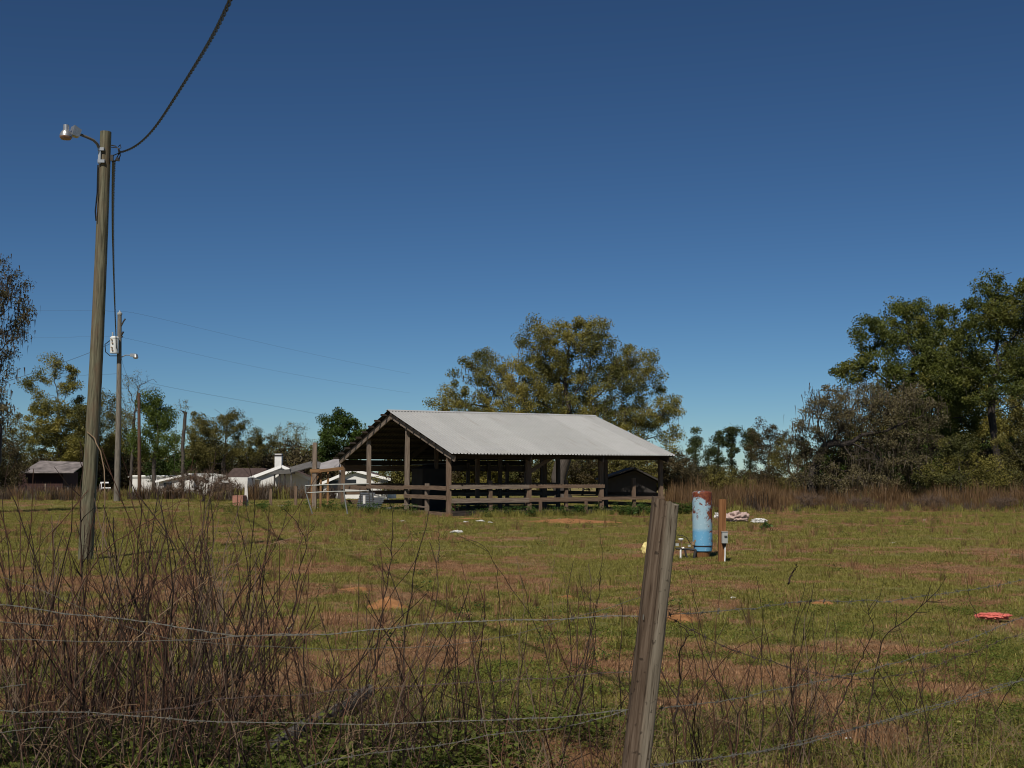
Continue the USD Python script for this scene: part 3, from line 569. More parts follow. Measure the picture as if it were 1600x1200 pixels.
# ------------------------------------------------------------------ barn
TH, BW, BL, HR, HE = 0.482644, 6.745, 10.604, 4.48, 2.47
BO = np.array([-5.4104, 55.0])
barn = thing('open_barn', 'open pole barn of weathered posts under a grey ribbed metal gable roof', 'barn', (BO[0], BO[1], 0), TH)
def roof_z(y, off=0.0): return HR - (HR - HE) * abs(y) / BW + off
pd_ = 1 / F
def post(x, y, top, w=.15, mat='barn_wood', base=-.2, name='post', lean=(0, 0)):
    return obj(name, MB().beam((x, y, base), (x + lean[0], y + lean[1], top), w, w, roll=.1), mat, barn)
YS = (6.45, 2.98, -1.48, -5.80)
for n, y in enumerate(YS): post(.22, y, roof_z(y, -.30), .17, 'barn_grey' if n in (1, 2) else 'barn_wood', lean=((.0, .02), (0, .05), (.02, -.03), (0, .02))[n])
for x in (3.84, 7.34, 10.4): post(x, -5.8, roof_z(5.8, -.30), .19 if x < 10 else .17)
for x in (3.6, 6.9, 8.1, 9.15, 10.25): post(x, 6.35, roof_z(6.35, -.3), .16)
for y in (2.95, -1.5, 4.6): post(10.25, y, roof_z(y, -.3), .17)
for x in (3.6, 7.0): post(x, 2.95, roof_z(2.95, -.3), .16); post(x, -1.5, roof_z(1.5, -.3), .16)
# rafters, purlins; the inner ones carry painted shade in their darker wood
for x in (.22, 3.52, 6.98, 10.25):
    for sgn in (-1, 1):
        n = 'rake_board' if x < 1 else 'rafter'
        xx = x - (.12 if x < 1 else 0)
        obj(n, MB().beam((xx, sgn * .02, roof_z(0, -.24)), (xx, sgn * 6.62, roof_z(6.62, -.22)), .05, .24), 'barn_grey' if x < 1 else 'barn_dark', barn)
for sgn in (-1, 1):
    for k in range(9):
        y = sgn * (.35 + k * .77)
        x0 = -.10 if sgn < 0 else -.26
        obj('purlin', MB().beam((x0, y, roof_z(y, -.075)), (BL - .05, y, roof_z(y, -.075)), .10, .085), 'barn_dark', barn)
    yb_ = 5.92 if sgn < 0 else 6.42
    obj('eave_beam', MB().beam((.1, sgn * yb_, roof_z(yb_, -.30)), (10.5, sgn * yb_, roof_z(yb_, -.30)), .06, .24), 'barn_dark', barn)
# ribbed roof sheets
def sheet(x0, x1, sgn):
    prof = []
    n = 6; w = (x1 - x0) / n
    for k in range(n):
        a = x0 + k * w
        prof += [(a, 0), (a + w * .30, 0), (a + w * .42, .044), (a + w * .58, .044), (a + w * .70, 0)]
    prof.append((x1, 0))
    prof = np.array(prof); P = []
    for y, z in ((sgn * .02, roof_z(0, 0)), (sgn * BW, roof_z(BW, 0))):
        P.append(np.c_[prof[:, 0], np.full(len(prof), y), prof[:, 1] + z])
    m = MB(); w_ = MB()
    for k in range(len(prof) - 1):
        c = np.array([P[0][k], P[0][k + 1], P[1][k + 1], P[1][k]])
        m.add(c, [[0, 2, 1], [0, 3, 2]] if sgn > 0 else [[0, 1, 2], [0, 2, 3]])
        w_.add(c - [0, 0, .004], [[0, 1, 2], [0, 2, 3]] if sgn > 0 else [[0, 2, 1], [0, 3, 2]])
    return m, w_
NS = 12
for sgn in (-1, 1):
    for k in range(NS):
        a, b = -.08 + k * (BL + .08) / NS, -.08 + (k + 1) * (BL + .08) / NS
        top_, bot_ = sheet(a, b - .002, sgn); rs_ = obj('roof_sheet', top_, 'galvanised', barn, smooth=False); obj('underside', bot_, 'tin_dark', rs_, smooth=False)  # darker lower skin added, painting the barn's inner shade onto the sheets
rc = MB()
for sgn in (-1, 1): rc.beam((-.10, sgn * .09, roof_z(.09, .045)), (BL + .01, sgn * .09, roof_z(.09, .045)), .2, .008, up=(0, sgn * .3, 1))
obj('ridge_cap', rc, 'galvanised', barn)
# rails, short fence posts, brace
def rail(a, b, z, h=.18, mat='barn_wood', y=-5.92, dz=0): return obj('rail', MB().beam((a, y, z), (b, y, z + dz), .045, h), mat, barn)
rail(.2, 3.8, 1.17, .17, 'barn_grey'); rail(3.8, 7.45, 1.19, .17); rail(.3, 3.8, .62, .19, 'barn_grey'); rail(3.8, 7.3, .63, .17); rail(7.3, 10.5, .66, .13)
rail(.3, 10.4, .12, .2, 'bark_dark')
for x in (2.07, 5.61, 8.99): obj('fence_post', MB().beam((x, -5.82, -.2), (x, -5.82, (1.42, 1.45, 1.52)[int(x // 3.6)]), .13, .13), 'barn_wood', barn)
for x in (4.3, 6.49): obj('fence_post', MB().beam((x, -5.98, -.2), (x, -5.98, .55), .1, .1), 'barn_wood', barn)
obj('knee_brace', MB().beam((3.88, -5.75, 1.75), (4.95, -5.75, 2.36), .05, .16), 'barn_wood', barn)
for (ya, yb, z, h) in ((-5.8, -1.48, 1.12, .17), (-1.48, 2.98, 1.10, .17), (-5.8, -1.48, .74, .16), (2.98, 6.4, 1.05, .2), (-5.8, -1.48, .08, .16)):
    obj('rail', MB().beam((.10, ya, z), (.10, yb, z + .02), .045, h), 'barn_wood', barn)
obj('fence_post', MB().beam((.2, -3.7, -.2), (.2, -3.7, 1.3), .14, .14), 'barn_grey', barn)
# back side: wide dark board, low boards, end rails
for (xa, xb) in ((.2, 5.0), (5.0, 10.3)): obj('rail', MB().beam((xa, 6.46, 2.0), (xb, 6.46, 1.98), .045, .30), 'barn_wood', barn)
for z in (.35, .8, 1.15):
    obj('rail', MB().beam((.3, 6.46, z), (10.3, 6.46, z), .045, .2), 'barn_wood', barn)
for z in (.35, .8):
    obj('rail', MB().beam((10.5, -5.8, z), (10.5, 6.3, z), .045, .16), 'barn_wood', barn)
for z in (.3, .75, 1.2):
    obj('rail', MB().beam((3.7, 2.9, z), (10.2, 2.9, z), .045, .16), 'barn_wood', barn)
def bw(x, y, z=0):
    c, s_ = math.cos(TH), math.sin(TH); return np.array([BO[0] + c * x - s_ * y, BO[1] + s_ * x + c * y, z])
# things inside and by the barn
b = MB(); p0 = bw(4.5, 3.5)
fb = thing('feed_bin', 'dark bulky bin with pale broken lid standing inside the barn', 'bin', p0, TH)
obj('body', MB().beam((-.9, 0, 0), (-.9, 0, 1.95), 1.5, 1.3).beam((-.9, 0, 1.95), (-.9, 0, 2.12), 1.4, 1.2, w1=.7, h1=.6), 'dark_board', fb)
obj('lid', MB().beam((-1.7, -.1, 2.16), (-.3, .2, 2.2), .9, .03), 'tin_grey', fb)
# corrugated tin sheets leaning in the gable opening
def corrugated(a, b, up, n=16, amp=.018):
    a, b, up = map(np.asarray, (a, b, up)); rows = np.linspace(0, 1, n * 4 + 1); m = MB(); nrm = np.cross(b - a, up); nrm = nrm / np.linalg.norm(nrm)
    L = [a + up * t + nrm * amp * math.sin(t * n * 2 * math.pi) for t in rows]; R = [q + (b - a) for q in L]
    V = np.array([v for lr in zip(L, R) for v in lr]); k = np.arange(len(rows) - 1)[:, None] * 2
    return m.add(V, np.vstack([k + [0, 1, 3], k + [0, 3, 2]]))
ts = thing('tin_stack', 'grey corrugated tin sheets stood against the barn gable posts', 'metal sheets', bw(-.45, 1.4), TH)
obj('sheet', corrugated((0, 1.5, .05), (0, -.35, .05), (.22, 0, .82), 8), 'tin_grey', ts)
obj('sheet', corrugated((-.08, .1, .05), (-.15, -1.75, .1), (.3, 0, .6), 7), 'tin_grey', ts)
obj('sheet', corrugated((-.35, -.5, .03), (-.1, -2.0, .05), (.55, 0, .2), 6), 'tin_grey', ts)
for (y0, lb) in ((1.35, 'dark iron stake leaning on the tin sheets, left one'), (.25, 'dark iron stake leaning on the tin sheets, middle one'), (-.15, 'dark iron stake leaning on the tin sheets, right one')):
    P = bw(-.75, y0); st = obj('stake', MB().tube([P + [0, 0, -.05], P + [-.1, .1, 1.05]], .022, 6), 'cast_iron'); tag(st, lb, 'stake')
tag(obj('lumber', MB().beam(bw(-.5, -2.9, .42), bw(-.5, -5.2, .36), .12, .05), 'barn_grey'), 'pale loose plank lying across the gable end under the rails', 'plank')
tag(obj('lumber', MB().beam(bw(-.75, .3, .82), bw(-.6, -1.5, .62), .05, .05), 'pipe_silver'), 'pale bent pipe lying over the tin sheets', 'pipe')
# frame of newer lumber to the left of the barn
fr = thing('lumber_pen', 'roofless frame of tall grey post and new orange boards left of the barn', 'frame', gnd(491, 798))
Y0 = gnd(491, 798)[1]; k = Y0 / F
obj('post', MB().beam((0, 0, -.2), (0, 0, 106 * k), .19, .19), 'barn_grey', fr)
obj('post', MB().beam((-.14, .1, -.2), (-.14, .1, 62 * k), .08, .1), 'new_lumber', fr)
obj('post', MB().beam((.26, .2, -.2), (.26, .2, 62 * k), .09, .09), 'new_lumber', fr)
obj('post', MB().beam((.55, .5, -.2), (.55, .5, 60 * k), .09, .09), 'new_lumber', fr)
obj('beam', MB().beam((-.2, -.12, 62 * k), (.3, -.12, 62 * k), .05, .16), 'new_lumber', fr)
obj('beam', MB().beam((.25, .1, 62 * k), (1.25, .6, 66 * k), .05, .14), 'new_lumber', fr)
obj('brace', MB().beam((.05, -.05, 60 * k - .4), (.25, .1, 60 * k), .05, .08), 'new_lumber', fr)
tag(obj('tarp_roof', MB().beam(at(500, 731, 70), at(531, 722, 70), 1.8, .05, up=(0, -.3, 1)).beam(at(531, 722, 70), at(545, 733, 70), 1.8, .05, up=(0, -.3, 1)), 'grey_tarp'), 'worn grey sheet roof behind the lumber frame', 'roof')
# pipe gate
Yg = 50.0
pgate = thing('pipe_gate', 'low silver pipe gate standing on splayed legs in front of the lumber frame', 'gate', (0, 0, 0))
A = lambda px, py: at(px, py, Yg)
obj('rail', MB().tube([A(477, 759), A(520, 757), A(576, 756)], .028, 8), 'pipe_silver', pgate)
obj('rail', MB().tube([A(478, 770), A(520, 768), A(576, 767)], .025, 8), 'pipe_silver', pgate)
obj('leg', MB().tube([A(477, 759), A(477, 766), A(488, 803)], .028, 8), 'pipe_silver', pgate)
obj('leg', MB().tube([A(537, 756), A(538, 775), A(543, 803)], .028, 8), 'pipe_silver', pgate)
tag(obj('white_board', MB().beam(gnd(496, 797) + [0, 0, .12], gnd(514, 794) + [0, 0, .12], .08, .04), 'litter_white'), 'white board lying in the grass at the foot of the lumber frame', 'board')
tag(obj('white_board', MB().beam(at(569, 774, 52), at(569, 787, 52), .1, .04), 'litter_white'), 'short white board standing left of the tin sheets', 'board')
# dark shed seen behind the right end of the barn
Ys = 84.0; A = lambda px, py, Y=Ys: at(px, py, Y)
ds = thing('dark_shed', 'dark weathered shed with sloping roof seen through the right end of the barn', 'shed', (0, 0, 0))
def prism(poly, y0, y1):
    """poly: points (x, z) counter-clockwise, extruded from y0 to y1"""
    n = len(poly); m = MB(); F3 = np.array([(x, y0, z) for x, z in poly]); Bk = np.array([(x, y1, z) for x, z in poly])
    t = [[0, i, i + 1] for i in range(1, n - 1)]
    m.add(F3, t); m.add(Bk, [q[::-1] for q in t])
    for i in range(n):
        j_ = (i + 1) % n; m.add(np.array([F3[i], Bk[i], Bk[j_], F3[j_]]), [[0, 1, 2], [0, 2, 3]])
    return m
xz = lambda px, py, Y: at(px, py, Y)[[0, 2]]
obj('wall', prism([xz(945, 800, Ys), xz(1026, 800, Ys), xz(1026, 752, Ys), xz(992, 735, Ys), xz(945, 750, Ys)], Ys, Ys + 5), 'dark_board', ds)
rf = MB()
for a, b_ in (((989, 731), (1033, 753)), ((991, 731), (938, 749))):
    p, q_ = A(*a), A(*b_); rf.beam(p + [0, -.4, 0], q_ + [0, -.4, 0], .9, .1, up=(0, 0, 1)); rf.beam(p + [0, 2.6, 0], q_ + [0, 2.6, 0], 5.4, .08)
obj('roof', rf, 'dark_board', ds)

# ------------------------------------------------------------------ houses on the left
def gable_house(name, label, cat, Y, el, er, pk, base_py, depth, wallm, roofm, trimm, rake=.18, over=.35, skew=0.0):
    """el, er, pk: picture points of left eave, right eave, peak of the front gable at distance Y"""
    t = thing(name, label, cat, (0, 0, 0))
    a, b_, p = xz(*el, Y), xz(*er, Y), xz(*pk, Y); zb = at(800, base_py, Y)[2]
    m = prism([(a[0] + over, zb), (b_[0] - over, zb), (b_[0] - over, b_[1] + (p[1] - b_[1]) * over / max(b_[0] - p[0], .1)), (p[0], p[1]), (a[0] + over, a[1] + (p[1] - a[1]) * over / max(p[0] - a[0], .1))], Y, Y + depth)
    obj('wall', m, wallm, t)
    for e in (a, b_):
        r = MB(); dx = skew * depth
        q0, q1 = np.array([p[0], 0, p[1] + .08]), np.array([e[0], 0, e[1] + .08])
        r.add(np.array([[q0[0], Y - .3, q0[2]], [q1[0], Y - .3, q1[2]], [q1[0], Y + depth + .3, q1[2]], [q0[0], Y + depth + .3, q0[2]]]), [[0, 1, 2], [0, 2, 3]])
        r.beam((q0[0], Y + depth / 2, q0[2] - .02), (q1[0], Y + depth / 2, q1[2] - .02), depth + .6, .05)
        obj('roof', r, roofm, t)
        obj('rake_trim', MB().beam((q0[0], Y - .32, q0[2] - .06), (q1[0], Y - .32, q1[2] - .06), .04, rake), trimm, t)
    return t
H1 = gable_house('white_building', 'low white building with shallow gable facing the field at left', 'building', 108, (244, 753), (372, 753), (297, 741), 790, 9, 'white_siding', 'cream_roof', 'white_trim', .16, .25)
zb = at(800, 790, 108)[2]
obj('roof', MB().beam(at(300, 743, 114), at(374, 749, 110), 5, .06), 'cream_roof', H1)
obj('annex', MB().box(at(360, 764, 108.6) , (3.6, 3, 2.0)), 'white_siding', H1)
for px in (262, 332, 352): obj('window', MB().box(at(px, 760, 107.97 if px < 340 else 107.07), (.7, .05, .6)), 'dark_glass', H1)
wl = thing('white_trailer', 'long low white trailer wall left of the white low-gabled building', 'trailer', (0, 0, 0))
obj('body', MB().box(at(238, 758, 118), (3.6, 2.4, 1.9)), 'white_siding', wl)
obj('roof', MB().box(at(238, 745, 118), (3.8, 2.6, .12)), 'cream_roof', wl)
H2 = gable_house('chimney_house', 'white house with dark roof and square white chimney', 'house', 112, (388, 749), (486, 749), (441, 729), 792, 10, 'white_siding', 'brown_shingle', 'white_trim', .26, .3)
ch = obj('chimney', MB().box(at(435.5, 722, 114), (.62, .62, 1.5)), 'white_siding', H2)
obj('chimney_cap', MB().box(at(435.5, 711.5, 114), (.74, .74, .12)).tube([at(435.5, 711, 114), at(435.5, 708, 114)], .16, 10), 'dark_board', ch)
# dark wing with a white porch
p0, p1 = at(352, 747, 113), at(392, 747, 113)
obj('wing_roof', prism([(p0[0], p0[2]), (p1[0] + 1.5, p0[2]), (p1[0] + 1.5, p0[2] + .9), (p0[0] + .9, p0[2] + .9)], 112.4, 118), 'brown_shingle', H2)
obj('fascia', MB().beam(p0 + [0, -.7, 0], p1 + [0, -.7, 0], .05, .14), 'white_trim', H2)
obj('wing_wall', MB().box(at(374, 764, 115.4), (2.6, 2.6, 2.3)), 'dark_board', H2)
for px in (368, 374, 391): obj('porch_post', MB().beam(at(px, 750, 112.3), at(px, 775, 112.3), .12, .12), 'white_trim', H2)
obj('porch_rail', MB().beam(at(366, 753, 112.25), at(394, 753, 112.25), .05, .1), 'white_trim', H2)
# grey lean-to in front of the gable and its posts
q0, q1 = at(421, 741, 110), at(455, 740, 110)
obj('porch_roof', prism([xz(421, 741.5, 110), xz(456, 740, 110), xz(453, 733, 110), xz(430, 735, 110)], 109.6, 111.7), 'grey_shingle', H2)
obj('porch_roof', MB().beam(at(452, 735, 110.6), at(486, 725.5, 110.6), 1.6, .07, up=(0, -.35, 1)).beam(at(486, 725.5, 110.6), at(508, 728, 110.6), 1.6, .07, up=(0, -.35, 1)), 'grey_shingle', H2)
for px in (429, 437, 445, 455): obj('porch_post', MB().beam(at(px, 741, 109.8), at(px, 790, 109.8), .12, .14), 'dark_board' if px < 455 else 'grey_shingle', H2)
H3 = gable_house('back_house', 'white gabled house seen through the left end of the barn', 'house', 104, (500, 757), (611, 750), (552, 735), 790, 8, 'white_siding', 'brown_shingle', 'white_trim', .22, .3)
obj('window', MB().box(at(520, 760, 103.97), (.9, .05, 1.0)), 'dark_glass', H3); obj('window', MB().box(at(545, 752, 103.97), (1.2, .05, .3)), 'dark_glass', H3)
# shed at far left, mottled tree shade painted into its tin roof
sh = thing('field_shed', 'small dark red shed with mottled shade painted on its tin roof at far left', 'shed', (0, 0, 0)); Yh = 98.0
obj('wall', MB().box(at(76, 756, Yh + 2), (3.5, 3.4, 1.9)), 'red_board', sh)
p, q_ = at(36, 738, Yh), at(118, 738, Yh)
rr_ = MB(); up_ = np.array([0, 3.2, .95])
c4 = np.array([p + [0, -.4, 0], q_ + [0, -.4, 0], q_ + up_ - [.15, 0, .12], p + up_ + [.1, 0, 0]])
rr_.add(c4, [[0, 1, 2], [0, 2, 3]]); rr_.add(c4 - [0, 0, .05], [[0, 2, 1], [0, 3, 2]]); rr_.beam(p + [0, -.42, -.02], q_ + [0, -.42, -.02], .03, .08)
obj('roof', rr_, 'shed_tin', sh, smooth=False)
# far wire fence at left
ff = thing('far_wire_fence', 'weathered post and wire fence along the far left field edge', 'fence', (0, 0, 0))
fx = [-20, 3, 15, 29, 42, 55, 73, 92, 108, 158, 172]
for n, px in enumerate(fx):
    x = xat(px, 93); obj('fence_post', MB().beam((x, 93, G(x, 93) - .2), (x + .03, 93, G(x, 93) + 1.25 + .2 * math.sin(n * 2.3)), .1, .1), 'barn_grey', ff)
for h in (.5, .85, 1.2):
    obj('wire', MB().tube([(xat(px, 92.93), 92.93, G(xat(px, 93), 93) + h) for px in fx], .008, 4), 'line_grey', ff)
tag(obj('white_rail', MB().beam(at(157, 754, 94), at(170, 754, 94), .05, .1).beam(at(157, 762, 94), at(173, 762, 94), .05, .1).beam(at(158, 753, 94), at(158, 765, 94), .1, .06), 'white_trim'), 'broken white rail fence piece left of the transformer pole', 'rail')
# small things by the houses
tag(obj('brick_heap', MB().beam(gnd(366, 792) + [0, 0, .3], gnd(382, 792) + [0, 0, .3], .9, .6), 'brick_red'), 'low reddish brick block in the weeds before the dark-roofed house', 'bricks')
tag(obj('marker_post', MB().beam(at(385, 790, 66), at(384.5, 752, 66), .22, .05, w1=.1), 'litter_white'), 'pale pointed board standing beside the brick block', 'board')
for (px, h, lb) in ((423, 26, 'short brown fence post below the porch of the chimney house'), (462, 30, 'brown fence post right of the porch of the chimney house')):
    P = gnd(px, 790); tag(obj('stub_post', MB().beam(P + [0, 0, -.2], P + [0, 0, h * P[1] / F], .14, .14), 'barn_wood'), lb, 'post')

# ------------------------------------------------------------------ utility poles and wires
P1 = gnd(133, 876); Y1 = P1[1]
up1 = thing('light_pole', 'tall leaning greenish wooden pole with a lamp arm at left', 'utility pole', P1)
T1 = at(165, 206, Y1) - P1
ts_ = np.linspace(0, 1, 14); rng = np.random.default_rng(4)
Pp = np.outer(ts_, T1) + np.c_[.03 * np.sin(ts_ * 3), 0 * ts_, 0 * ts_]; Pp[0, 2] = -.3
obj('pole', MB().tube(Pp, .140 - .035 * ts_, 24), 'pole_wood', up1)
A = lambda px, py, Y=Y1: at(px, py, Y) - P1
arm = obj('lamp_arm', MB().tube([A(155, 232, Y1 - .13), A(152, 225, Y1 - .2), A(146, 219, Y1 - .3), A(135, 214, Y1 - .42), A(122, 209, Y1 - .55)], .026, 10), 'pole_grey', up1)
br = obj('bracket', MB().beam(A(156, 232, Y1 - .12), A(155.5, 256, Y1 - .12), .05, .05).box(A(158, 233, Y1 - .13), (.12, .06, .06)).box(A(158.5, 252, Y1 - .13), (.13, .06, .06)), 'lamp_metal', up1)
lamp = obj('lamp_head', MB().beam(A(124, 209.5, Y1 - .53), A(112, 204, Y1 - .63), .13, .15, w1=.18, h1=.2), 'lamp_metal', up1)
lc = A(103, 213.5, Y1 - .72)
obj('lamp_hood', MB().lathe(lc, [(.02, .23), (.054, .225), (.058, .12), (.09, .09), (.112, .035), (.117, 0.0)], 28), 'lamp_metal', lamp)
obj('lens', MB().lathe(lc, [(.115, -.002), (.113, -.02), (.09, -.05), (.001, -.06)], 28), 'lamp_lens', lamp)
obj('cable_loop', MB().tube([A(174, 227, Y1 - .1), A(180, 228, Y1 - .12), A(186, 233, Y1 - .14), A(188, 243, Y1 - .15), A(185, 249, Y1 - .14), A(177, 252, Y1 - .12)], .012, 6)
    .tube([A(174, 230, Y1 - .1), A(184, 231, Y1 - .2), A(186, 240, Y1 - .15), A(180, 251, Y1 - .12)], .010, 6).tube([A(174, 244, Y1 - .1), A(184, 240, Y1 - .16), A(189, 236, Y1 - .2)], .010, 6)
    .tube([A(185, 229, Y1 - .1), A(188, 226, Y1 - .15), A(189, 231, Y1 - .2), A(184, 233, Y1 - .2)], .008, 6), 'cable_black', up1)
obj('ground_wire', MB().tube([A(153, 258, Y1 - .1), A(152, 300, Y1 - .14), A(149, 330, Y1 - .15), A(150, 345, Y1 - .13)], .014, 6), 'cable_black', up1)
obj('clamp', MB().box(A(184, 249, Y1 - .13), (.07, .05, .06), .5).box(A(175, 247, Y1 - .1), (.05, .05, .12)), 'cast_iron', up1)
def twist(ctrl, rad, strand, period, n=3, per_m=22, sag=None):
    """a twisted bundle through the control points (world)"""
    from scipy.interpolate import CubicSpline
    ctrl = np.asarray(ctrl, float); t = np.r_[0, np.cumsum(np.linalg.norm(np.diff(ctrl, axis=0), axis=1))]
    cs = CubicSpline(t, ctrl); tt = np.linspace(0, t[-1], max(12, int(t[-1] * per_m))); P = cs(tt); T = cs(tt, 1); T /= np.linalg.norm(T, axis=1, keepdims=True)
    x = np.cross(T, [0, 0, 1.0]); x /= np.maximum(np.linalg.norm(x, axis=1, keepdims=True), 1e-6); y = np.cross(x, T); m = MB()
    for k in range(n):
        a = (tt / period + k / n) * 2 * np.pi
        m.tube(P + rad * (np.cos(a)[:, None] * x + np.sin(a)[:, None] * y), strand, 5)
    return m
cc = [at(188, 238, Y1 - .2), at(228, 215, Y1 - 3.0), at(272, 155, Y1 - 6.6), at(320, 78, Y1 - 10.4), at(361, -2, Y1 - 13.6)]
e = cc[-1] - cc[-2]; cc += [cc[-1] + e * .9 + [0.05, 0, .25], cc[-1] + e * 2.2 + [.2, 0, .9], cc[-1] + e * 4.5 + [.5, -3, 2.4]]
tag(obj('service_cable', twist(cc, .013, .0095, .8, per_m=14), 'cable_black'), 'thick twisted black cable sweeping up from the light pole over the viewer', 'cable')
Y2 = 80.0
tag(obj('service_cable', twist([at(178, 252, Y1 - .1), at(176.5, 330, 33), at(178, 430, 50), at(182, 545, Y2 - .2)], .024, .016, .9, per_m=6), 'cable_black'), 'thin twisted black cable running from the light pole back to the transformer pole', 'cable')
x2 = xat(185, Y2); P2 = np.array([x2, Y2, G(x2, Y2) - .05])
up2 = thing('transformer_pole', 'grey wooden pole carrying a white transformer and a small lamp', 'utility pole', P2); A = lambda px, py, Y=Y2: at(px, py, Y) - P2
obj('pole', MB().tube([(0, 0, -.3), A(185.5, 640), A(187, 489)], [.2, .17, .13], 16), 'pole_grey', up2)
obj('pole_top', MB().lathe(A(187, 492), [(.16, 0), (.16, .12), (.06, .2), (.02, .3)], 12), 'box_grey', up2)
tk = obj('transformer', MB().lathe(A(178.5, 552, Y2 - .45), [(.01, 0), (.26, 0), (.27, .05), (.27, .92), (.29, .95), (.29, 1.0), (.2, 1.09), (.01, 1.12)], 20), 'transformer_paint', up2)
for n, py in enumerate((531, 536, 543, 547)): obj('terminal', MB().lathe(A(175 + (n % 2), py, Y2 - .72), [(.001, 0), (.05, .0), (.05, .08), (.001, .08)], 8, axis=(-.2, -1, 0)), 'brass_rust', tk)
obj('bushing', MB().tube([A(176, 525, Y2 - .4), A(176, 519, Y2 - .4)], .05, 8), 'box_grey', tk)
obj('crossarm_cutout', MB().tube([A(188, 512), A(193, 502), A(196, 498)], .05, 6).tube([A(189, 525), A(193, 518)], .06, 6).tube([A(187, 527), A(192, 526)], .05, 6), 'cast_iron', up2)
obj('lamp_arm', MB().tube([A(188, 559), A(196, 555), A(206, 555)], .035, 6), 'pipe_silver', up2)
l2 = obj('lamp_head', MB().beam(A(204, 555), A(213, 555), .2, .2).lathe(A(212, 558.5), [(.12, .2), (.17, 0), (.12, -.08), (.01, -.1)], 12), 'lamp_metal', up2)
obj('cable_loop', MB().tube([A(172, 532, Y2 - .4), A(164, 538, Y2 - .4), A(165, 550, Y2 - .4), A(172, 556, Y2 - .3), A(184, 556, Y2 - .2)], .03, 6), 'cable_black', up2)
x3 = xat(221, 96); P3 = np.array([x3, 96, G(x3, 96) - .05])
up3 = thing('brown_pole', 'thin brown wooden pole standing right of the transformer pole', 'utility pole', P3)
obj('pole', MB().tube([(0, 0, -.3), at(217, 614, 96) - P3], [.15, .11], 10), 'pole_brown', up3)
obj('guy_hook', MB().box(at(217, 618, 96) - P3, (.3, .08, .08)), 'cast_iron', up3)
lines = [('highest thin power line leaving the transformer pole to the right', [(188, 488, Y2), (255, 499, 86), (420, 538, 100), (640, 584, 118)], .014),
         ('highest thin power line reaching the transformer pole from the left', [(-30, 484, 92), (65, 485, 88), (150, 485.5, 83), (188, 488, Y2)], .014),
         ('middle thin power line leaving the transformer pole to the right', [(190, 527, Y2), (300, 552, 90), (450, 583, 104), (640, 614, 120)], .014),
         ('middle thin power line reaching the transformer pole from the left', [(-30, 525, 92), (60, 527, 88), (120, 526.5, 84), (188, 526, Y2)], .012),
         ('lower power line leaving the transformer pole past the snags', [(188, 584, Y2), (260, 604, 88), (380, 626, 100), (520, 651, 118)], .02),
         ('lower power line reaching the transformer pole behind the light pole', [(60, 592, 92), (120, 587, 88), (155, 585, 84), (188, 584, Y2)], .018),
         ('dark sloping cable rising from the left edge to the transformer', [(-40, 610, 70), (20, 593, 72), (100, 566, 76), (150, 547, 79), (172, 537, Y2 - .4)], .03),
         ('slanting service wire from the transformer pole down to the thin brown pole', [(190, 560, Y2), (200, 590, 86), (216, 616, 96)], .02)]
for lb, pts, r in lines:
    from scipy.interpolate import CubicSpline
    P = np.array([at(*p) for p in pts]); t_ = np.linspace(0, len(P) - 1, 30)
    tag(obj('power_line', MB().tube(CubicSpline(np.arange(len(P)), P)(t_), r * .38, 5), 'line_grey'), lb, 'cable')
# vine stick and tape beside the light pole
tag(obj('dead_vine', MB().tube([at(136, 675, Y1 - .15), at(148, 685, Y1 - .2), at(150, 692, Y1 - .25), at(157, 705, Y1 - .3), at(163, 735, Y1 - .35), at(164, 780, Y1 - .4), at(160, 860, Y1 - .45), gnd(162, 878)], .012, 5), 'straw'), 'pale dry vine stem leaning off the light pole', 'vine')

# ------------------------------------------------------------------ well tank and its fittings
PT = gnd(1098, 872); YT = PT[1]; k = YT / F
tank = thing('pressure_tank', 'tall blue well pressure tank flaking with rust', 'tank', PT)
R = 15.2 * k; z0 = 10 * k; zt = 104 * k
body = obj('shell', MB().lathe((0, 0, 0), [(R * .8, z0), (R * .93, z0 + .02), (R * .97, z0 + .10)] + [(R, z0 + .125), (R, .40 * zt - .005), (R * 1.012, .40 * zt - .003), (R * 1.012, .40 * zt + .003), (R, .40 * zt + .005), (R, zt - .045)] + [(R * math.cos(a), zt - .045 + .05 * math.sin(a)) for a in np.linspace(.25, 1.5, 6)], 48), 'tank_paint', tank)
obj('band', MB().lathe((0, 0, z0 + .10), [(R * .97, 0), (R * 1.004, .002), (R * 1.004, .022), (R * .98, .024)], 48), 'black_rubber', tank)
obj('valve', MB().tube([(0, 0, zt), (0, 0, zt + .025)], .012, 8), 'brass_rust', tank)
obj('stand', MB().lathe((0, 0, -.05), [(R * .6, 0), (R * .8, z0 + .05)], 24), 'orange_post', tank)
A = lambda px, py, Y=YT: at(px, py, Y) - PT
wp = thing('well_pump', 'rusty well head with iron pipes and white fittings left of the blue tank', 'pump', gnd(1072, 876)); PW = gnd(1072, 876); A = lambda px, py, Y=YT - .1: at(px, py, Y) - PW
obj('pipe', MB().tube([A(1056, 857), A(1075, 858), A(1092, 860)], .022, 8).tube([A(1087, 859), A(1085, 870), A(1086, 880)], .03, 8).tube([A(1070, 858), A(1072, 868), A(1078, 878)], .02, 8), 'cast_iron', wp)
obj('pressure_switch', MB().box(A(1083, 849), (.06, .05, .07)).tube([A(1083, 852), A(1083, 858)], .014, 6).box(A(1087, 845), (.05, .04, .04)), 'brass_rust', wp)
obj('gauge', MB().lathe(A(1064, 842.5), [(.001, .02), (.045, .018), (.05, 0), (.03, -.02), (.001, -.02)], 16), 'pvc_white', wp)
obj('riser', MB().tube([A(1064, 843), A(1065, 851), A(1065, 858)], .012, 6), 'brass_rust', wp)
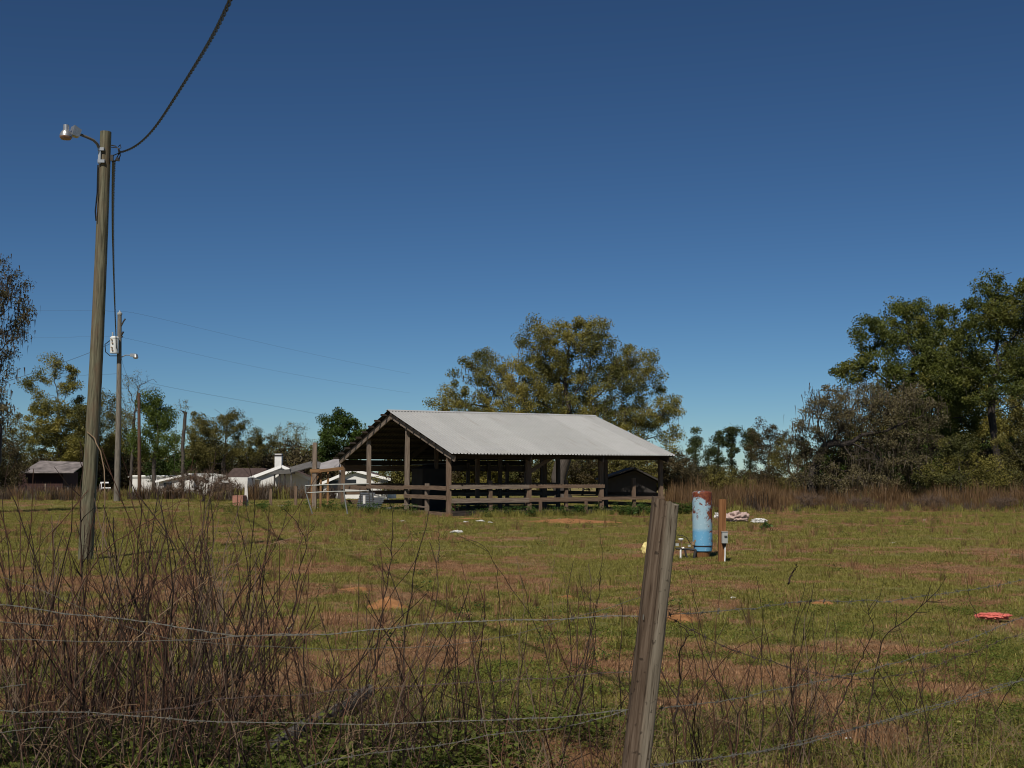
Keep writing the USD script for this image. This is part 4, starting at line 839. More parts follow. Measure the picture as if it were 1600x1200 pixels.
obj('elbow', MB().tube([A(1069, 856), A(1064, 857), A(1063.5, 862), A(1063.5, 870), A(1064, 882)], .018, 8), 'pvc_white', wp)
obj('hose', MB().tube([A(1057, 836), A(1066, 836.5), A(1073, 840), A(1079, 850)], .008, 6), 'black_rubber', wp)
obj('tee', MB().box(A(1058, 851), (.06, .06, .05)).box(A(1077, 853), (.05, .05, .04)), 'box_grey', wp)
PC = gnd(1129, 880); A = lambda px, py, Y=PC[1]: at(px, py, Y) - PC
cp = thing('meter_post', 'orange-brown wooden post carrying a grey electric box right of the blue tank', 'post', PC)
obj('post', MB().beam((-.02, 0, -.2), A(1128.5, 780), .125, .11), 'orange_post', cp)
bx_ = obj('switch_box', MB().beam(A(1132, 848.5, PC[1] - .1), A(1132, 831.5, PC[1] - .1), .10, .11), 'box_grey', cp)
obj('switch', MB().beam(A(1134, 839, PC[1] - .165), A(1134, 837, PC[1] - .165), .05, .02), 'cast_iron', bx_)
obj('lid', MB().beam(A(1132, 831.5, PC[1] - .1), A(1132, 830.6, PC[1] - .1), .115, .13), 'box_grey', bx_)
obj('conduit', MB().tube([A(1133, 848, PC[1] - .08), A(1133, 866, PC[1] - .08), A(1132.5, 879, PC[1] - .08)], .014, 8), 'pvc_white', cp)
obj('conduit_collar', MB().tube([A(1132, 848, PC[1] - .08), A(1132, 855, PC[1] - .08)], [.04, .022], 8), 'black_rubber', cp)

# ------------------------------------------------------------------ dirt mounds and litter
def mound(label, px, py, wpx, h, seed, stretch=1.0):
    P = gnd(px, py); r = wpx / 2 * P[1] / F; rng = np.random.default_rng(seed); n, m = 40, 14
    V, Fc = [(0, 0, h)], []
    for i_ in range(1, m + 1):
        t = i_ / m
        for j_ in range(n):
            a = 2 * np.pi * j_ / n; w = 1 + .25 * (meshkit.fbm(np.array([[math.cos(a) * 1.6 + seed, math.sin(a) * 1.6, 0]]), 3, seed)[0] - .5) * 2
            zz = h * (1 - t ** 1.1) + .03 * (meshkit.fbm(np.array([[math.cos(a) * t * 4 + seed, math.sin(a) * t * 4, 3]]), 4, seed)[0] - .5)
            V.append((r * w * t * math.cos(a), r * w * t * stretch * math.sin(a), zz if i_ < m else -.06))
    for j_ in range(n): Fc.append((0, 1 + j_, 1 + (j_ + 1) % n))
    for i_ in range(m - 1):
        for j_ in range(n):
            a0, a1 = 1 + i_ * n + j_, 1 + i_ * n + (j_ + 1) % n; Fc += [(a0, a0 + n, a1 + n), (a0, a1 + n, a1)]
    V = np.array(V); V += np.array([P[0], P[1], G(P[0], P[1])])
    tag(obj('dirt_mound', (V, np.array(Fc)), 'red_sand', smooth=True), label, 'dirt mound')
mound('pointed mound of orange sand in the grass left of centre', 606, 949, 72, .16, 2, .8)
mound('flat orange sand mound right beside the leaning fence post', 1062, 968, 70, .10, 3, .8)
mound('small orange sand mound in the right of the field', 1286, 944, 40, .06, 4)
mound('long low bank of red dirt in front of the barn', 885, 818, 170, .16, 5, .35)
mound('small red dirt patch just behind the pointed sand mound', 560, 922, 60, .04, 6)
mound('faint orange dirt patch left of the leaning fence post', 885, 934, 44, .05, 7)
mound('low red dirt patch under the white scraps before the barn', 735, 812, 70, .06, 8, .4)
def scrap(name, label, cat, px, py, size, mat, seed, flat=.45, z=0.0, amp=1.0):
    rng = np.random.default_rng(seed); m = trimesh.creation.icosphere(4 if size > 15 else 3, 1.0); v = m.vertices
    d = 1 + amp * 1.3 * (meshkit.fbm(v * 2.2 + seed * 5.1, 4, seed) - .5)[:, None] + amp * .9 * (meshkit.fbm(v * np.array([6, 6, 1.5]) + seed, 3, seed) - .5)[:, None]
    P = gnd(px, py); s_ = np.array([1, rng.uniform(.6, .9), flat]) * size * P[1] / F / 2
    v = v * d * s_; v[:, 2] = np.maximum(v[:, 2] + s_[2] * .55, -.02)
    v = v + [P[0], P[1], G(P[0], P[1]) + z]
    return tag(obj(name, (v, m.faces), mat, smooth=True), label, cat)
scrap('trash_bag', 'crumpled pale pink trash bag in the weeds right of the orange post', 'trash bag', 1151, 817, 34, 'litter_pink', 1, .5, .06)
scrap('trash_bag', 'white torn trash bag lying right of the pink trash bag', 'trash bag', 1186, 819, 20, 'litter_white', 2, .4, .05)
scrap('trash_bag', 'smaller white bag half hidden behind the orange post', 'trash bag', 1126, 812, 20, 'litter_white', 3, .5, .05)
scrap('plastic_sheet', 'crumpled coral plastic sheet on the grass at right', 'plastic sheet', 1551, 974, 46, 'coral_plastic', 4, .2, .05)
sc = [(728, 818, 8, 'white scrap left of the dirt bank'), (750, 817, 12, 'broad white scrap near the dirt bank'), (766, 819, 7, 'small white scrap at the left end of the dirt bank'), (714, 835, 16, 'flat white strip in the grass before the barn'), (629, 816, 8, 'pale scrap below the tin sheets'),
      (1445, 815, 7, 'white scrap far right near the dry weeds'), (452, 984, 8, 'white scrap below the barbed wire at left'), (875, 812, 5, 'white cup on top of the dirt bank'), (440, 793, 12, 'pale scrap left of the pipe gate'), (1145, 935, 8, 'white scrap right of the leaning post'),
      (1325, 1160, 9, 'pale stone in the near grass at right'), (1497, 1133, 8, 'yellowish leaf in the near grass at right'), (1395, 849, 7, 'white scrap in the middle of the right field')]
for n, (px, py, w, lb) in enumerate(sc): scrap('litter', lb, 'litter', px, py, w, 'litter_white' if n != 11 else 'yellow_plastic', 20 + n, .3, .01)
bk = scrap('yellow_jug', 'yellow plastic jug peeking out left of the leaning fence post', 'jug', 1012, 866, 19, 'yellow_plastic', 9, 1.2, 0, .3)

# ------------------------------------------------------------------ near fence
PB = np.array([xat(1012, 5.3), 5.3])
fence = thing('wire_fence', 'near barbed wire fence sagging on a leaning weathered post', 'fence', (0, 0, 0))
pt_top, pt_bot = at(1040, 783, 5.3), at(993, 1200, 5.3)
axis = (pt_bot - pt_top) / np.linalg.norm(pt_bot - pt_top); Lp = (pt_top[2] + .35) / -axis[2]
nr, ns = 170, 84; V = []
for i_ in range(nr):
    t = i_ / (nr - 1) * Lp; c = pt_top + axis * t; w = .0575
    for j_ in range(ns):
        a = 2 * np.pi * j_ / ns; ca, sa = math.cos(a), math.sin(a)
        sq = 1 / (abs(ca) ** 5 + abs(sa) ** 5) ** (1 / 5)             # rounded square
        rad = w * (.35 + .65 * sq) / 1.0
        crack = .010 * math.exp(-((a - (4.66 + .10 * math.sin(t * 2.2))) / .05) ** 2) + .003 * math.exp(-((a - (4.05 + .08 * math.sin(t * 3))) / .05) ** 2)
        rad -= crack
        V.append((ca * rad, sa * rad * .95, t))
V = np.array(V)
nn = meshkit.fbm(np.c_[V[:, 0] * 55, V[:, 1] * 55, V[:, 2] * 8.0], 4, 3) - .5; rl = np.linalg.norm(V[:, :2], axis=1, keepdims=True)
n2_ = meshkit.fbm(np.c_[V[:, 0] * 110, V[:, 1] * 110, V[:, 2] * 7], 3, 13) - .5
V[:, :2] *= 1 + nn[:, None] * .09 + n2_[:, None] * .05 + (meshkit.fbm(np.c_[V[:, 0] * 12, V[:, 1] * 12, V[:, 2] * 5], 3, 23) - .5)[:, None] * .10
loc = V.copy()
topcut = (1 - np.clip(V[:, 2] / .06, 0, 1)) * (V[:, 0] * .18 + .008 * (meshkit.fbm(np.c_[V[:, :2] * 60, 0 * V[:, 2]], 3, 9) - .5) * 3)
xd = np.array([1.0, 0, 0]); xd -= axis * (xd @ axis); xd /= np.linalg.norm(xd); yd = np.cross(axis, xd) * -1
VL = np.c_[V[:, 0], V[:, 1], -V[:, 2] - topcut]
i_, j_ = np.meshgrid(np.arange(nr - 1), np.arange(ns), indexing='ij'); a0 = i_ * ns + j_; a1 = i_ * ns + (j_ + 1) % ns
Fc = np.concatenate([np.stack([a0, a1 + ns, a1], -1).reshape(-1, 3), np.stack([a0, a0 + ns, a1 + ns], -1).reshape(-1, 3)])
ct = len(VL); VL = np.vstack([VL, [[0, 0, -.004]]]); Fc = np.vstack([Fc, [[ct, k_, (k_ + 1) % ns] for k_ in range(ns)]])
pm = obj('fence_post', (VL, Fc), 'fence_post_wood', fence, smooth=35, label='leaning weathered fence post with a long split')
Mx = np.eye(4); Mx[:3, 0] = xd; Mx[:3, 1] = np.cross(-axis, xd); Mx[:3, 2] = -axis; Mx[:3, 3] = pt_top
UsdGeom.Xformable(pm).AddTransformOp().Set(Gf.Matrix4d(*[float(q_) for q_ in Mx.T.ravel()]))
def onplane(px, py, b_):
    """point of the picture ray on the fence line that starts at the post with slope b_"""
    d = ray(px, py); a_ = PB[1] - b_ * PB[0]; t = (a_) / (d[1] - b_ * d[0]); return CAM + d * t
from scipy.interpolate import PchipInterpolator
def wire(pts, b_, r=.0022, barbed=True, twisted=True, mat='wire_steel', dy=0.0, seed=0, label=None):
    r = r * .72
    P = np.array([onplane(px, py, b_) + [0, dy, 0] for px, py in pts]); t = np.r_[0, np.cumsum(np.linalg.norm(np.diff(P, axis=0), axis=1))]
    rng = np.random.default_rng(seed); tt = np.linspace(0, t[-1], int(t[-1] / .02) + 4); Q = PchipInterpolator(t, P)(tt)
    Q[:, 2] += (meshkit.fbm(np.c_[tt * 5, 0 * tt + seed, 0 * tt], 3, seed) - .5) * .018
    m = MB()
    if twisted:
        for ph in (0, np.pi):
            a = tt / .075 * 2 * np.pi + ph; m.tube(Q + .0019 * np.stack([0 * a, np.cos(a), np.sin(a)], -1), r * .8, 4)
    else: m.tube(Q, r, 5)
    w = obj('barbed_wire' if barbed else 'plain_wire', m, mat, fence, label=label)
    if barbed:
        bm = MB(); s0 = rng.uniform(0, .1)
        while s0 < t[-1] - .02:
            i_ = min(len(tt) - 2, int(s0 / t[-1] * (len(tt) - 1))); c = Q[i_]; T = Q[i_ + 1] - Q[i_]; T /= np.linalg.norm(T)
            for q_ in range(2):
                d = unit(rng, 1)[0]; d -= T * (d @ T) * .7; d /= np.linalg.norm(d); bm.tube([c - d * .014 + T * .004, c + d * .014 - T * .004], .0016, 4)
            a = np.linspace(0, 4 * np.pi, 10); u1 = np.cross(T, [0, 1, 0.2]); u1 /= np.linalg.norm(u1); u2 = np.cross(T, u1)
            bm.tube(c + T * (a / a[-1] - .5)[:, None] * .016 + .0042 * (np.cos(a)[:, None] * u1 + np.sin(a)[:, None] * u2), .0017, 4, caps=False)
            s0 += .125 + rng.uniform(-.02, .02)
        obj('barbs', bm, mat, w).SetCustomDataByKey('kind', 'stuff')
BL_, BR_ = -.13, .95
wire([(-220, 930), (0, 944), (100, 957), (250, 975), (390, 992), (470, 991), (590, 984), (700, 972), (850, 967), (1004, 962)], BL_, .0028, seed=1)
wire([(-220, 990), (0, 998), (50, 1000), (200, 1002), (300, 1000), (400, 993), (480, 991)], BL_, .0022, False, False, seed=2, dy=-.01)
wire([(0, 901), (50, 920), (95, 939), (160, 968), (300, 1004), (400, 1010), (560, 1016), (700, 1008), (760, 1000), (830, 985), (1003, 935)], BL_, .0014, False, False, seed=3, dy=.03)
wire([(-220, 1100), (0, 1109), (110, 1113), (200, 1118), (300, 1125), (400, 1127), (550, 1131), (700, 1128), (850, 1120), (985, 1106)], BL_, .0022, seed=4, dy=-.015)
wire([(-220, 1150), (0, 1135), (160, 1118), (280, 1107), (350, 1092), (470, 1086), (580, 1076), (690, 1070), (800, 1065), (880, 1058), (990, 1050)], BL_, .0019, seed=5, dy=.02, mat='wire_rust')
wire([(380, 1240), (520, 1190), (660, 1170), (770, 1150), (860, 1140), (980, 1112)], BL_, .0018, seed=6, dy=.03)
wire([(-220, 962), (0, 970), (40, 973), (87, 977)], BL_, .0026, False, False, seed=7, dy=-.03)
wire([(-220, 1085), (0, 1072), (45, 1067)], BL_, .0026, False, False, seed=8, dy=-.03)
wire([(-220, 1165), (0, 1144), (60, 1137), (86, 1135)], BL_, .0026, False, False, seed=9, dy=-.03)
wire([(1047, 962), (1150, 952), (1280, 939), (1400, 938), (1500, 925), (1600, 905), (1850, 860)], BR_, .0019, seed=11)
wire([(1030, 1106), (1150, 1090), (1280, 1064), (1400, 1035), (1500, 1003), (1600, 964), (1850, 890)], BR_, .0022, seed=12)
wire([(1020, 1196), (1150, 1180), (1300, 1150), (1400, 1120), (1500, 1090), (1600, 1060), (1850, 990)], BR_, .0024, seed=13)
wire([(1020, 1199), (1200, 1172), (1400, 1125), (1500, 1098), (1600, 1066), (1850, 1000)], BR_, .0018, seed=14, dy=.03)
wire([(1044, 966), (1090, 990), (1160, 1022), (1250, 1046), (1340, 1062), (1420, 1054), (1520, 1020), (1600, 990), (1850, 930)], BR_, .0017, seed=15, dy=.02, mat='wire_rust')
for px, b_ in ((-220, BL_), (1850, BR_)):
    P = onplane(px, 1000, b_); obj('fence_post', MB().beam((P[0], P[1], -.3), (P[0] + .04, P[1] + .05, 1.45), .11, .11), 'barn_grey', fence)
obj('staple', MB().tube([onplane(1003, 958, BL_) + [0, -.06, 0], onplane(1003, 966, BL_) + [0, -.06, 0]], .003, 5).tube([onplane(975, 1106, BL_) + [0, -.06, 0], onplane(975, 1113, BL_) + [0, -.06, 0]], .003, 5), 'wire_steel', fence)
# fallen post in the weeds
a_, b_ = gnd(425, 1196) + [0, 0, .09], gnd(577, 1112) + [0, 0, .14]
lg = MB(); tt = np.linspace(0, 1, 24); Q = a_ + np.outer(tt, b_ - a_); Q[:, 2] += .01 * np.sin(tt * 7); lg.tube(Q, .05 * (1 - .15 * tt) * (1 + .05 * np.sin(tt * 23)), 14)
tag(obj('fallen_post', lg, 'log_grey'), 'grey weathered post lying in the weeds below the barbed wire', 'post')

# ------------------------------------------------------------------ dead weeds along the fence
def weed(rng, h, mb, base, r0=.0042, lean=.12, nb=9, forks=True, arch=0.0):
    n = 13; d = np.array([rng.normal() * lean, rng.normal() * lean, 1.0]); p = np.array(base, float); P = [p.copy()]; step = h / (n - 1)
    az = rng.uniform(0, 2 * np.pi); ad = np.array([math.cos(az), math.sin(az), 0])
    for i_ in range(n - 1):
        d = d + rng.normal(size=3) * [.10, .10, .05] * (2.6 if rng.random() < .16 else 1) + [0, 0, .03] + ad * arch * (i_ / n) * .35 - [0, 0, arch * (i_ / n) * .22]; d /= np.linalg.norm(d); p = p + d * step; P.append(p.copy())
    P = np.array(P); mb.tube(P, r0 * (1 - .6 * np.linspace(0, 1, n)), 4, caps=False)
    for b_ in range(nb):
        i_ = int(rng.integers(3, n - 1)); c = P[i_]; az = rng.uniform(0, 2 * np.pi); T = P[i_] - P[i_ - 1]; T /= np.linalg.norm(T)
        d = T + .75 * np.array([math.cos(az), math.sin(az), .15]); d /= np.linalg.norm(d); ln = h * rng.uniform(.08, .34) * (1.15 - i_ / n); m_ = 6; Pb = [c]
        for q_ in range(m_ - 1):
            d = d + rng.normal(size=3) * .16 + [0, 0, .05]; d /= np.linalg.norm(d); Pb.append(Pb[-1] + d * ln / (m_ - 1))
        Pb = np.array(Pb); rb_ = r0 * (1 - .72 * i_ / n) * .62; mb.tube(Pb, rb_ * (1 - .6 * np.linspace(0, 1, m_)), 3, caps=False)
        if forks and rng.random() < .6:
            c = Pb[3]; d2 = d + unit(rng, 1)[0] * .7; d2 /= np.linalg.norm(d2); l2 = ln * .45; mb.tube([c, c + d2 * l2 * .5 + rng.normal(size=3) * .008, c + d2 * l2], [rb_ * .5, rb_ * .4, rb_ * .25], 3, caps=False)
    return mb
rw = np.random.default_rng(11)
def dead_weeds(n, pxs, dr, hf, label, group, mats=('stem_dark', 'stem_brown', 'stem_dark', 'stem_brown', 'stem_dark', 'stem_tan'), r0=(.0036, .0065), name='dead_weed', **kw):
    for k_ in range(n):
        px = pxs(); d = rw.uniform(*dr); x = xat(px, d); h = hf(px) * rw.uniform(.68, 1.18)
        m = weed(rw, h, MB(), (x, d, G(x, d) - .03), rw.uniform(*r0), lean=kw.get('lean', .13), nb=int(rw.integers(5, 14)), arch=kw.get('arch', 0.0) * rw.random())
        mt_ = mats[int(rw.integers(len(mats)))]; top = 744 + (EYE - h - G(x, d)) * F / d
        lb = f"{'tall' if h > hf(px) * .9 else 'mid-height' if h > hf(px) * .78 else 'short'} {dict(stem_brown='reddish brown', stem_tan='pale tan', stem_dark='blackish brown')[mt_]} {label(px)}"
        tag(obj(name, m, mt_), lb, 'dead weed', group)
def thick_px():
    while True:
        px = rw.uniform(-60, 640); w = .30 + .75 * math.exp(-((px - 280) / 85) ** 2) + .75 * math.exp(-((px - 90) / 80) ** 2)
        if px > 430: w *= .8
        if rw.random() < w: return px
def thick_h(px): return 1.20 + .46 * math.exp(-((px - 280) / 70) ** 2) + .38 * math.exp(-((px - 70) / 80) ** 2) + .10 * math.exp(-((px - 450) / 60) ** 2)
def zone_left(px):
    for lim, w in ((25, 'at the left edge of the thicket'), (95, 'in the thicket below the dark red shed'), (175, 'in the thicket in front of the light pole'), (235, 'in the thicket below the transformer and brown poles'), (290, 'in the thicket below the bare shrubs'),
                   (345, 'in the thicket below the white low-gabled building'), (400, 'in the thicket below the brick block'), (470, 'in the thicket below the chimney house'), (2000, 'in the thicket below the pipe gate')):
        if px < lim: return 'dead weed stalk ' + w
dead_weeds(225, thick_px, (6.1, 8.8), thick_h, zone_left, 'dead weed stalks in the left thicket', lean=.10)
dead_weeds(58, lambda: rw.uniform(600, 965), (6.1, 8.2), lambda px: 1.02, lambda px: 'thin dead weed stalk ' + ('just left of the leaning fence post' if px > 860 else 'below the dirt bank, between thicket and post' if px > 720 else 'at the right end of the thicket'), 'dead weed stalks between thicket and leaning post', r0=(.003, .0045))
dead_weeds(19, lambda: rw.uniform(1035, 1175), (6.0, 7.6), lambda px: .98, lambda px: 'dead weed stalk close by the right side of the leaning fence post' if px < 1100 else 'dead weed stalk below the blue tank and orange post', 'dead weed stalks right of the leaning post', mats=('stem_dark', 'stem_brown'), r0=(.0028, .0042))
dead_weeds(18, lambda: rw.normal(1235, 16), (6.6, 7.2), lambda px: .95, lambda px: 'dead weed stalk in the upright clump right of the orange post', 'dead weed stalks in the clump right of the post', r0=(.0026, .0038), lean=.08)
dead_weeds(24, lambda: rw.uniform(1270, 1620), (6.6, 9), lambda px: .82, lambda px: 'scattered dead weed stalk below the coral plastic' if px > 1480 else 'scattered dead weed stalk left of the coral plastic', 'scattered dead weed stalks at right', mats=('stem_dark', 'stem_brown', 'stem_brown'), r0=(.0024, .0036), lean=.2)
# single stalks that stand out
def stalk(pts, d, label, r=.0045, mat='stem_dark', side=6, seed=0):
    rng = np.random.default_rng(seed); P = np.array([at(px, py, d) for px, py in pts]); from scipy.interpolate import PchipInterpolator as PI
    t = np.r_[0, np.cumsum(np.linalg.norm(np.diff(P, axis=0), axis=1))]; Q = PI(t, P)(np.linspace(0, t[-1], 26)); Q[:, 1] += .06 * np.sin(np.linspace(0, 4, 26)); Q[1:] += rng.normal(size=(25, 3)) * .004
    mb = MB().tube(Q, r * (1 - .65 * np.linspace(0, 1, 26)), 5, caps=False)
    for b_ in range(side):
        i_ = int(rng.integers(8, 24)); d_ = (Q[i_] - Q[i_ - 1]); d_ = d_ / np.linalg.norm(d_) + unit(rng, 1)[0] * .8; d_ /= np.linalg.norm(d_); ln = rng.uniform(.05, .2)
        mb.tube([Q[i_], Q[i_] + d_ * ln * .5 + rng.normal(size=3) * .008, Q[i_] + d_ * ln + [0, 0, .02]], [r * .45, r * .35, r * .2], 3, caps=False)
    tag(obj('dead_weed', mb, mat), label, 'dead weed')
stalk([(120, 1230), (128, 1000), (124, 860), (126, 790), (133, 720), (130, 690)], 6.6, 'thick dark stalk climbing in front of the light pole', .007, side=8, seed=1)
stalk([(585, 1040), (600, 930), (612, 860), (615, 790), (617, 800)], 6.7, 'tall forked dead stalk in front of the tin sheets', .0045, side=9, seed=2)
stalk([(450, 1010), (455, 960), (470, 880), (478, 850), (468, 820), (445, 795)], 6.7, 'crooked dark stalk below the pipe gate', .0048, side=9, seed=3)
stalk([(782, 1080), (780, 960), (775, 890), (760, 860), (735, 842), (715, 838)], 6.8, 'thin stalk that arches over left before the barn', .0032, side=3, seed=4)
stalk([(685, 880), (686, 850), (685, 812)], 12.0, 'short upright thin stalk in the open field below the barn', .004, side=4, seed=5)
stalk([(870, 1100), (920, 1010), (936, 930), (940, 850), (936, 826)], 6.7, 'tall thin stalk just left of the leaning fence post', .003, side=3, seed=6)
stalk([(1350, 1190), (1372, 1060), (1385, 1000), (1420, 965), (1445, 935), (1450, 915)], 6.9, 'leaning branched stalk in the right of the near fence', .0055, side=10, seed=7)
stalk([(1300, 1130), (1345, 1040), (1365, 985), (1356, 960), (1370, 930)], 7.2, 'crooked stalk left of the leaning branched stalk', .0045, side=7, seed=8)
stalk([(1232, 912), (1240, 898), (1243, 888), (1242, 880)], 9.0, 'short hooked dark stub in the right of the field', .008, side=0, seed=9)
stalk([(1052, 1130), (1065, 1060), (1062, 1020), (1075, 990), (1060, 975)], 6.0, 'dark curled vine hanging beside the leaning fence post', .006, side=4, seed=10)
stalk([(1530, 970), (1515, 920), (1503, 890)], 9.0, 'short slanting twig left of the coral plastic', .003, side=1, seed=11)
stalk([(200, 1010), (330, 900), (480, 830)][::1], 6.4, 'long pale bent cane leaning across the left thicket', .003, 'straw', 4, 12)
stalk([(90, 1010), (150, 870), (230, 815), (290, 780)], 6.4, 'pale cane arching over the left thicket', .0045, 'stem_brown', 3, 13)

# ------------------------------------------------------------------ grass and ground cover (uncountable)
def instancer(path, label, cat, protos_, P, sc, rz, idx, tilt=0.0, seed=0):
    pi = UsdGeom.PointInstancer.Define(stage, path); tag(pi, label, cat, kind='stuff')
    rel = []
    for n, (m, mat) in enumerate(protos_):
        nm = 'tuft' if n == 0 else f'tuft_{n:03d}'
        pr = usdkit.mesh(stage, f'{path}/{nm}', m, f'/World/Looks/{mat}'); rel.append(pr.GetPath())
    pi.CreatePrototypesRel().SetTargets(rel)
    pi.CreateProtoIndicesAttr(Vt.IntArray.FromNumpy(idx.astype(np.int32)))
    pi.CreatePositionsAttr(Vt.Vec3fArray.FromNumpy(P.astype(np.float32)))
    pi.CreateScalesAttr(Vt.Vec3fArray.FromNumpy(np.broadcast_to(sc[:, None] if sc.ndim == 1 else sc, P.shape).astype(np.float32)))
    q_ = np.zeros((len(P), 4), np.float16); q_[:, 2] = np.sin(rz / 2); q_[:, 3] = np.cos(rz / 2)
    pi.CreateOrientationsAttr(Vt.QuathArray.FromNumpy(q_))
def blades(rng, n, rad, h, w, lean):
    a = rng.uniform(0, 2 * np.pi, n); r = rad * np.sqrt(rng.random(n)); B = np.stack([r * np.cos(a), r * np.sin(a), 0 * r - .01], -1)
    d = unit(rng, n); d[:, 2] = 0; hh = h * rng.uniform(.45, 1.2, n)[:, None]; side = np.cross(d, [0, 0, 1.0]); side /= np.maximum(np.linalg.norm(side, axis=1, keepdims=True), 1e-6); side = side * w * rng.uniform(.6, 1.3, (n, 1))
    l = lean * rng.uniform(.2, 1.2, (n, 1)); m = B + [0, 0, 1] * hh * .6 + d * hh * l * .4; t = B + [0, 0, 1] * hh * (1 - .35 * l) + d * hh * l * 1.1
    V = np.stack([B - side, B + side, m + side * .75, m - side * .75, t], 1).reshape(-1, 3); q_ = np.arange(n)[:, None] * 5
    return V, np.vstack([q_ + [0, 1, 2], q_ + [0, 2, 3], q_ + [3, 2, 4]])
def clover(rng, n, rad, h, size):
    a = rng.uniform(0, 2 * np.pi, n); r = rad * np.sqrt(rng.random(n)); C = np.stack([r * np.cos(a), r * np.sin(a), h * rng.random(n) ** .7], -1)
    nrm = unit(rng, n) * .6 + [0, 0, 1.0]; nrm /= np.linalg.norm(nrm, axis=1, keepdims=True); u_ = np.cross(nrm, unit(rng, n)); u_ /= np.linalg.norm(u_, axis=1, keepdims=True); v_ = np.cross(nrm, u_)
    s_ = size * rng.uniform(.6, 1.3, (n, 1)); return quads(C, u_ * s_ * .5, v_ * s_ * .4)
gp = np.random.default_rng(5)
GP = [(blades(gp, 46, .12, .055, .0034, 1.0), 'grass_green'), (blades(gp, 42, .12, .075, .0032, .9), 'grass_green'), (blades(gp, 46, .14, .038, .0038, 1.4), 'grass_green'),
      (blades(gp, 42, .13, .05, .003, 1.4), 'grass_dry'), (blades(gp, 34, .16, .036, .0032, 2.0), 'grass_dry'), (clover(gp, 90, .13, .06, .017), 'clover_leaf'), (clover(gp, 80, .15, .04, .019), 'clover_leaf')]
def scatter(n, y0, y1, spread=1.15, edge=2.0, pw=1.0):
    y = np.sqrt(gp.random(n) * (y1 ** 2 - y0 ** 2) + y0 ** 2); x = gp.uniform(-1, 1, n) * (y * .41 * spread + edge); return x, y
PX, PI_, PS = [], [], []
for (n, y0, y1, s0) in ((12000, 5.6, 12, .95), (30000, 12, 25, 1.0), (46000, 25, 55, 1.3), (20000, 55, 95, 1.8)):
    x, y = scatter(n, y0, y1); g, dirt = patch(x, y); u_ = gp.random(n); near = smooth01(16, 7, y)
    keep = gp.random(n) > np.clip(dirt, 0, 1) * .95; idx = np.where(u_ < np.clip((g - .5) * 2.0 + .5, .06, .94), gp.choice([0, 1, 2, 2, 5, 6], n), gp.choice([3, 4, 4], n))
    idx = np.where((y > gp.uniform(9, 18, n)) & (idx >= 5), np.where(idx == 5, 1, 2), idx); keep &= ~((gp.random(n) < .35) & (idx < 3) & (g < .4))
    # the barn's trodden floor
    c, s_ = math.cos(TH), math.sin(TH); lx = c * (x - BO[0]) + s_ * (y - BO[1]); ly = -s_ * (x - BO[0]) + c * (y - BO[1]); keep &= ~((lx > .2) & (lx < 10.3) & (abs(ly) < 6.2))
    PX.append(np.c_[x, y][keep]); PI_.append(idx[keep]); PS.append((s0 * gp.uniform(.65, 1.25, n))[keep])
PX, PI_, PS = np.vstack(PX), np.concatenate(PI_), np.concatenate(PS)
instancer('/World/grass', 'short patchy green and brown pasture grass', 'grass', GP, np.c_[PX, ground_h(PX[:, 0], PX[:, 1])], PS, gp.uniform(0, 6.28, len(PX)), PI_)
RP = [(blades(gp, 40, .10, .22, .004, .9), 'grass_green'), (blades(gp, 34, .09, .26, .0035, .8), 'grass_dry'), (clover(gp, 46, .13, .14, .035), 'weed_green'), (blades(gp, 26, .06, .32, .003, .5), 'weed_red')]
x, y = scatter(5200, 6, 58, 1.1); cl_ = meshkit.fbm(np.c_[x * .35, y * .35, 0 * x], 4, 91); kp = cl_ > .52; x, y = x[kp], y[kp]
instancer('/World/rough_tufts', 'scattered taller rough tufts standing in the pasture', 'grass', RP, np.c_[x, y, ground_h(x, y)], gp.uniform(.45, 1.15, len(x)), gp.uniform(0, 6.28, len(x)), gp.choice([0, 0, 1, 1, 2, 3], len(x)))
# leafy ground cover at the foot of the near fence
CP = [(clover(gp, 90, .16, .15, .034), 'clover_leaf'), (clover(gp, 70, .16, .10, .03), 'clover_leaf'), (blades(gp, 34, .1, .2, .0035, .8), 'weed_green')]
n = 1500; x = gp.uniform(-4, 1.6, n); y = gp.uniform(5.6, 8.2, n); w = smooth01(.9, -1.2, x + .55 * (meshkit.fbm(np.c_[x, y, 0 * x] * 1.3, 3, 3) - .5) * 4) * smooth01(8.3, 7.2, y)
kp = gp.random(n) < w; x, y = x[kp], y[kp]
instancer('/World/ground_cover', 'low leafy green weeds under the left thicket', 'weeds', CP, np.c_[x, y, ground_h(x, y)], gp.uniform(.6, 1.2, len(x)), gp.uniform(0, 6.28, len(x)), gp.choice([0, 0, 1, 2], len(x)))
# straw and thin tangled stems
def straws(rng, n, h, r, lean, arch):
    mb = MB()
    for _ in range(n): weed(rng, h * rng.uniform(.5, 1.1), mb, (rng.normal() * .12, rng.normal() * .12, -.02), r, lean, nb=int(rng.integers(0, 3)), forks=False, arch=arch)
    v, f, _u2 = mb.arrays(); return v, f
SP = [(straws(gp, 6, .62, .0024, .5, .9), 'straw'), (straws(gp, 9, .50, .0022, .3, .5), 'stem_brown'), (straws(gp, 8, .7, .002, .22, .3), 'stem_dark'), (straws(gp, 7, .35, .002, .8, .9), 'straw'), (straws(gp, 10, .42, .0018, .35, .5), 'stem_brown')]
def stems_field(n, fpx, dr, path, label, sc, choice):
    px = np.array([fpx() for _ in range(n)]); y = gp.uniform(*dr, n); x = (px - CX) / F * y
    instancer(path, label, 'dry stems', SP, np.c_[x, y, ground_h(x, y)], gp.uniform(*sc, n), gp.uniform(0, 6.28, n), gp.choice(choice, n))
